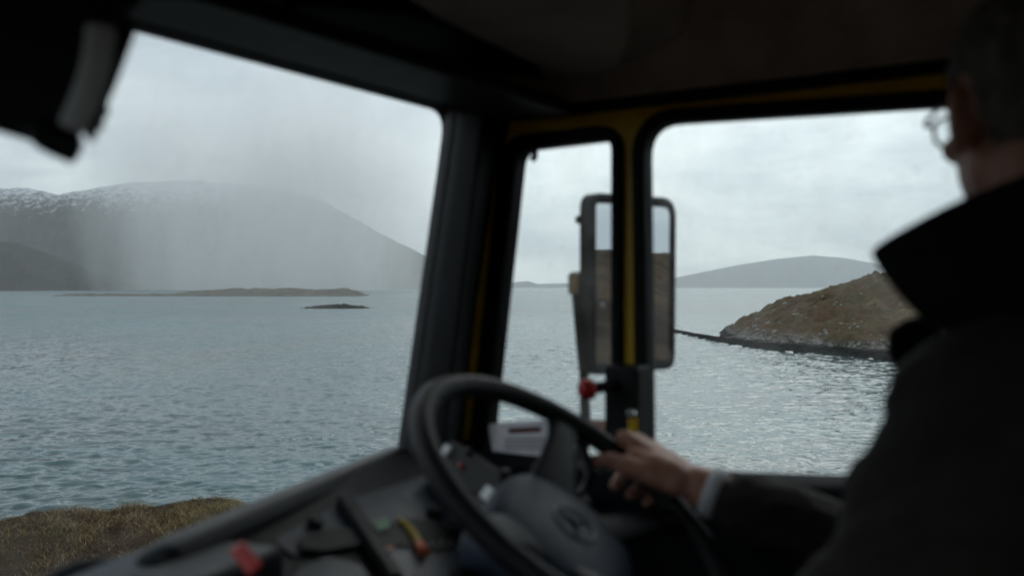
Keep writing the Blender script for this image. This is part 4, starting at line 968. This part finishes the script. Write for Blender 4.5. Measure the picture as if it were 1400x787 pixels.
# hair : cap of the skull down to the nape, open at the face
bm = bmesh.new(); bmesh.ops.create_icosphere(bm, subdivisions=5, radius=1)
for v_ in bm.verts:
    c_ = v_.co; n3 = math.sin(c_.x * 31 + c_.z * 17) * math.sin(c_.y * 27 + 2) * .012
    p = (c_.x * (.0805 + n3 * .3), -.015 + c_.y * (.104 + n3 * .3), .035 + c_.z * (.099 + n3 * .3)); v_.co = p
kill = [v_ for v_ in bm.verts if (v_.co.y > .045 and v_.co.z < .085 - (v_.co.y - .045) * -.3) or (v_.co.z < .01 and v_.co.y > -.012) or (v_.co.y > .02 and v_.co.z < .03) or (abs(v_.co.x) > .055 and v_.co.z < .032 and v_.co.y > -.034) or v_.co.z < -.062]
bmesh.ops.delete(bm, geom=kill, context='VERTS'); bmesh.ops.solidify(bm, geom=bm.faces[:], thickness=.004)
v = [hp(*v_.co) for v_ in bm.verts]; f = [[q.index for q in fa.verts] for fa in bm.faces]; bm.free(); mk('hair', v, f, 'grey_hair', man, smooth=True)
# trousers
remesh('trousers', [ell((1.1, .0, -.555), (.185, .13, .10)), limb([(1.20, .02, -.56), (1.22, .48, -.54), (1.20, .60, -.97), (1.20, .61, -1.05)], [.098, .074, .06, .06]), limb([(1.0, .02, -.56), (.97, .47, -.54), (.98, .55, -.97), (.98, .56, -1.05)], [.098, .074, .06, .06])], 'trouser_fabric', man, .008, 5)
for s_, (a_, c_) in enumerate((((1.20, .585, -1.105), (1.21, .78, -1.118)), ((.98, .535, -1.105), (.97, .73, -1.118)))):
    v, f = limb([a_, c_], [.044, .036]); v = [np.array([p[0], p[1], max(p[2], -1.149)]) for p in v]; mk('shoe', v, f, 'black_plastic', man, smooth=True)
# jacket
def folds(p):
    n_ = fbm(p[:, 1] * 9 + p[:, 0] * 5, p[:, 2] * 16 + p[:, 0] * 4, 4, 131) * .018 + (ridged(p[:, 1] * 6 + p[:, 2] * 7, p[:, 2] * 10 - p[:, 1] * 4 + p[:, 0] * 6, 3, 140) - .3) * .008
    return n_ * np.clip((.05 - p[:, 2]) * 10, 0.2, 1)
sv0 = lerp(El, Wp, .74)
jk = [ell((1.1, .085, -.20), (.205, .145, .16)), ell((1.1, .04, -.42), (.205, .15, .22)), ell((1.1, .02, -.56), (.205, .16, .08)), limb([Sl + [.0, 0, .0], Ll, lerp(Ll, Wl, .9)], [.087, .073, .050]), limb([Sr, El, lerp(El, sv0, .5), sv0], [.085, .072, .060, .050]),
      limb([(1.1, .06, -.09), Sr], [.085, .085]), limb([(1.1, .06, -.09), Sl], [.085, .086]), limb([(1.1, .06, -.08), (1.1, .08, -.02)], [.095, .085])]
jacket = remesh('jacket', jk, 'jacket_cloth', man, .006, 6, .6, folds)
# raised collar : tall band round the neck, pointed flaps in front
colp = []
NCc = 40
V = []; F = []
for i in range(NCc + 1):
    s_ = i / NCc; a = R(78) + (R(360) - R(156) + 0) * s_      # opens at the front (a=0 is forward)
    ca, sa = math.cos(a), math.sin(a)
    fr = max(0, math.cos(a - 0) ) ; fr = sstep(-.2, 1, math.cos(a))
    cc = np.array([1.10, .085, 0])
    lo = cc + np.array([sa * .105, ca * .105, -.065])
    mi = cc + np.array([sa * .110, ca * .115, .02])
    hi = cc + np.array([sa * .108, ca * .115, .125 - .035 * fr])
    V += [lo, mi, hi]
for i in range(NCc):
    for k in range(2): F.append((i * 3 + k, i * 3 + k + 1, (i + 1) * 3 + k + 1, (i + 1) * 3 + k))
# flap on the near (left) side: a pointed wing standing forward
def solid_sheet(name, V, F, mat, parent, th=.008, sub=2):
    o = mk(name, V, F, mat, parent, smooth=True); m = o.modifiers.new('so', 'SOLIDIFY'); m.thickness = th; m.offset = 0
    m = o.modifiers.new('su', 'SUBSURF'); m.levels = m.render_levels = sub; return o
solid_sheet('collar', V, F, 'collar_cloth', man, .012)
def wing(s_):
    # corners: along neck seam (bottom back, top back) and pointed tip forward
    side = -1 if s_ < 0 else 1
    tip = on_r(1187, 341, .985) if s_ < 0 else np.array([1.235, .25, .01])
    top0 = np.array([1.1 + side * .112, .01, .128]); top1 = np.array([1.1 + side * .118, .105, .108]); bot0 = np.array([1.1 + side * .125, .06, -.05]); bot1 = np.array([1.1 + side * .12, .17, -.055]); mid_t = lerp(top1, tip, .5) + [side * .012, 0, .006]; mid_b = lerp(bot1, tip, .45) + [side * .012, 0, -.018]
    V = [top0, top1, mid_t, tip, tip - [0, 0, .004], mid_b, bot1, bot0]; midl = lerp(lerp(top0, bot0, .5), tip, .02); m1 = lerp(top1, bot1, .5) + [side * .014, 0, 0]; m2 = lerp(mid_t, mid_b, .5) + [side * .012, 0, 0]
    V += [midl, m1, m2, tip - [0, .002, .002]]
    F = [(0, 1, 9, 8), (8, 9, 6, 7), (1, 2, 10, 9), (9, 10, 5, 6), (2, 3, 11, 10), (10, 11, 4, 5)]
    return V, F
for s_ in (-1, 1):
    v, f = wing(s_); o = solid_sheet('collar_flap', v, f, 'collar_cloth', man, .010, 2)
    cr = o.data.attributes.new('crease_edge', 'FLOAT', 'EDGE') if False else None
lpp = [V3(1285, 425, 1.12), V3(1238, 436, 1.12), V3(1214, 450, 1.11), V3(1213, 478, 1.10), V3(1219, 500, 1.09), V3(1290, 540, 1.05)]
nl_ = unit(ray(1240, 470)); v = lpp + [p + nl_ * .03 for p in lpp]; n = len(lpp)
mk('lapel', v, [tuple(range(n))[::-1], tuple(range(n, 2 * n))] + [(i, (i + 1) % n, n + (i + 1) % n, n + i) for i in range(n)], 'collar_cloth', man, bevel=.008)
# fill between flaps: scarf-like dark fold under the chin
v, f = ell((1.1, .145, -.045), (.095, .06, .05)); mk('scarf', v, f, 'collar_cloth', man, smooth=True)
# white band at the wrist
wb0, wb1 = lerp(Wp, El, .04), lerp(Wp, El, .11)
v, f = tube([wb0, lerp(wb0, wb1, .5), wb1], [.036, .037, .037], 24, cap=False); o = mk('wristband', v, f, 'wristband_white', man, smooth=True); m = o.modifiers.new('so', 'SOLIDIFY'); m.thickness = .003
# glasses
gl = thing('glasses', hp(0, .10, .0), 'dark rimmed glasses worn by the driver', 'glasses')
for s_ in (-1, 1):
    lp_ = [(s_ * .034 + .025 * math.copysign(abs(math.cos(a)) ** .8, math.cos(a)), .004 + .0175 * math.copysign(abs(math.sin(a)) ** .8, math.sin(a))) for a in np.linspace(0, 2 * math.pi, 33)[:-1]]
    bw = lambda x: .112 - abs(x) * .10
    v, f = tube([hp(x, bw(x), z) for x, z in lp_], .0022, 8, closed=True); mk('rim', v, f, 'black_plastic', gl, smooth=True)
    v = [hp(x, bw(x), z) for x, z in lp_]; mk('lens', v, [tuple(range(32))], 'spectacle_glass', gl)
    v, f = tube(bez([hp(s_ * .060, .105, .010), hp(s_ * .072, .095, .012), hp(s_ * .084, .01, .012), hp(s_ * .084, -.012, -.008)]), .0025, 8); mk('temple', v, f, 'black_plastic', gl, smooth=True)
v, f = tube(bez([hp(-.010, .112, .008), hp(0, .115, .012), hp(.010, .112, .008)]), .002, 8); mk('bridge', v, f, 'black_plastic', gl, smooth=True)

# ================================================================== AIR: haze box and the rain shower in front of the mountain
b = NB('haze_air'); pv_ = b.node('ShaderNodeVolumePrincipled'); pv_.inputs['Color'].default_value = (0.92, 0.965, 1.0, 1); pv_.inputs['Anisotropy'].default_value = 0.6; pv_.inputs['Density'].default_value = 4.4e-5
b.L.new(pv_.outputs[0], b.out.inputs['Volume'])
me = bpy.data.meshes.new('haze')
bm = bmesh.new(); bmesh.ops.create_cube(bm, size=1)
for v_ in bm.verts: v_.co = (v_.co.x * 54000, v_.co.y * 54000, v_.co.z * 1506 + 749)
bm.to_mesh(me); bm.free(); me.materials.append(MAT['haze_air']); tag(link(bpy.data.objects.new('haze', me)), 'thin grey sea haze over the whole bay', 'haze', kind='stuff')
b = NB('rain_air')
tcn = b.node('ShaderNodeTexCoord'); sp = b.node('ShaderNodeSeparateXYZ'); b.L.new(tcn.outputs['Object'], sp.inputs[0])
xx, yy, zz_ = sp.outputs
lean = b.math('ADD', xx, b.math('MULTIPLY', zz_, 0.12))
ex1 = b.math('POWER', b.math('DIVIDE', b.math('ABSOLUTE', lean), 780.0), 2.2)
ey1 = b.math('POWER', b.math('DIVIDE', b.math('ABSOLUTE', yy), 700.0), 2.0)
rag = b.math('MULTIPLY', b.math('SUBTRACT', b.noise(1.0, 5, 0.65, b.coords((0.0030, 0.0030, 0.0011))), 0.5), 1.5)
rad2 = b.math('ADD', b.math('SUBTRACT', 1.0, b.math('ADD', ex1, ey1)), rag, clamp=True)
ns = b.ramp(b.noise(1.0, 4, 0.6, b.coords((0.0045, 0.0045, 0.0006)), dist=0.4), [(0.33, (0.25,) * 3), (0.67, (1.75,) * 3)])
hs = b.math('DIVIDE', b.math('SUBTRACT', zz_, 330.0), 260.0, clamp=True)
ht = b.math('DIVIDE', b.math('SUBTRACT', 900.0, zz_), 420.0, clamp=True)
hgt = b.math('MULTIPLY', b.math('ADD', 1.55, b.math('MULTIPLY', hs, 0.9)), b.math('ADD', 0.08, b.math('MULTIPLY', ht, 0.88)))
den = b.math('MULTIPLY', b.math('MULTIPLY', rad2, ns), b.math('MULTIPLY', hgt, 1.5e-3))
pv_ = b.node('ShaderNodeVolumePrincipled'); pv_.inputs['Anisotropy'].default_value = 0.65; pv_.inputs['Color'].default_value = (0.985, 0.995, 1.0, 1); b.L.new(den, pv_.inputs['Density'])
b.L.new(pv_.outputs[0], b.out.inputs['Volume'])
me = bpy.data.meshes.new('rain')
bm = bmesh.new(); bmesh.ops.create_cube(bm, size=1)
for v_ in bm.verts: v_.co = (v_.co.x * 2200, v_.co.y * 1400, v_.co.z * 1280 + 645)
bm.to_mesh(me); bm.free(); me.materials.append(MAT['rain_air']); o = tag(link(bpy.data.objects.new('rain', me)), 'pale rain shower falling in front of the mountain', 'rain', kind='stuff')
o.location = (-1010, 4300, 0)
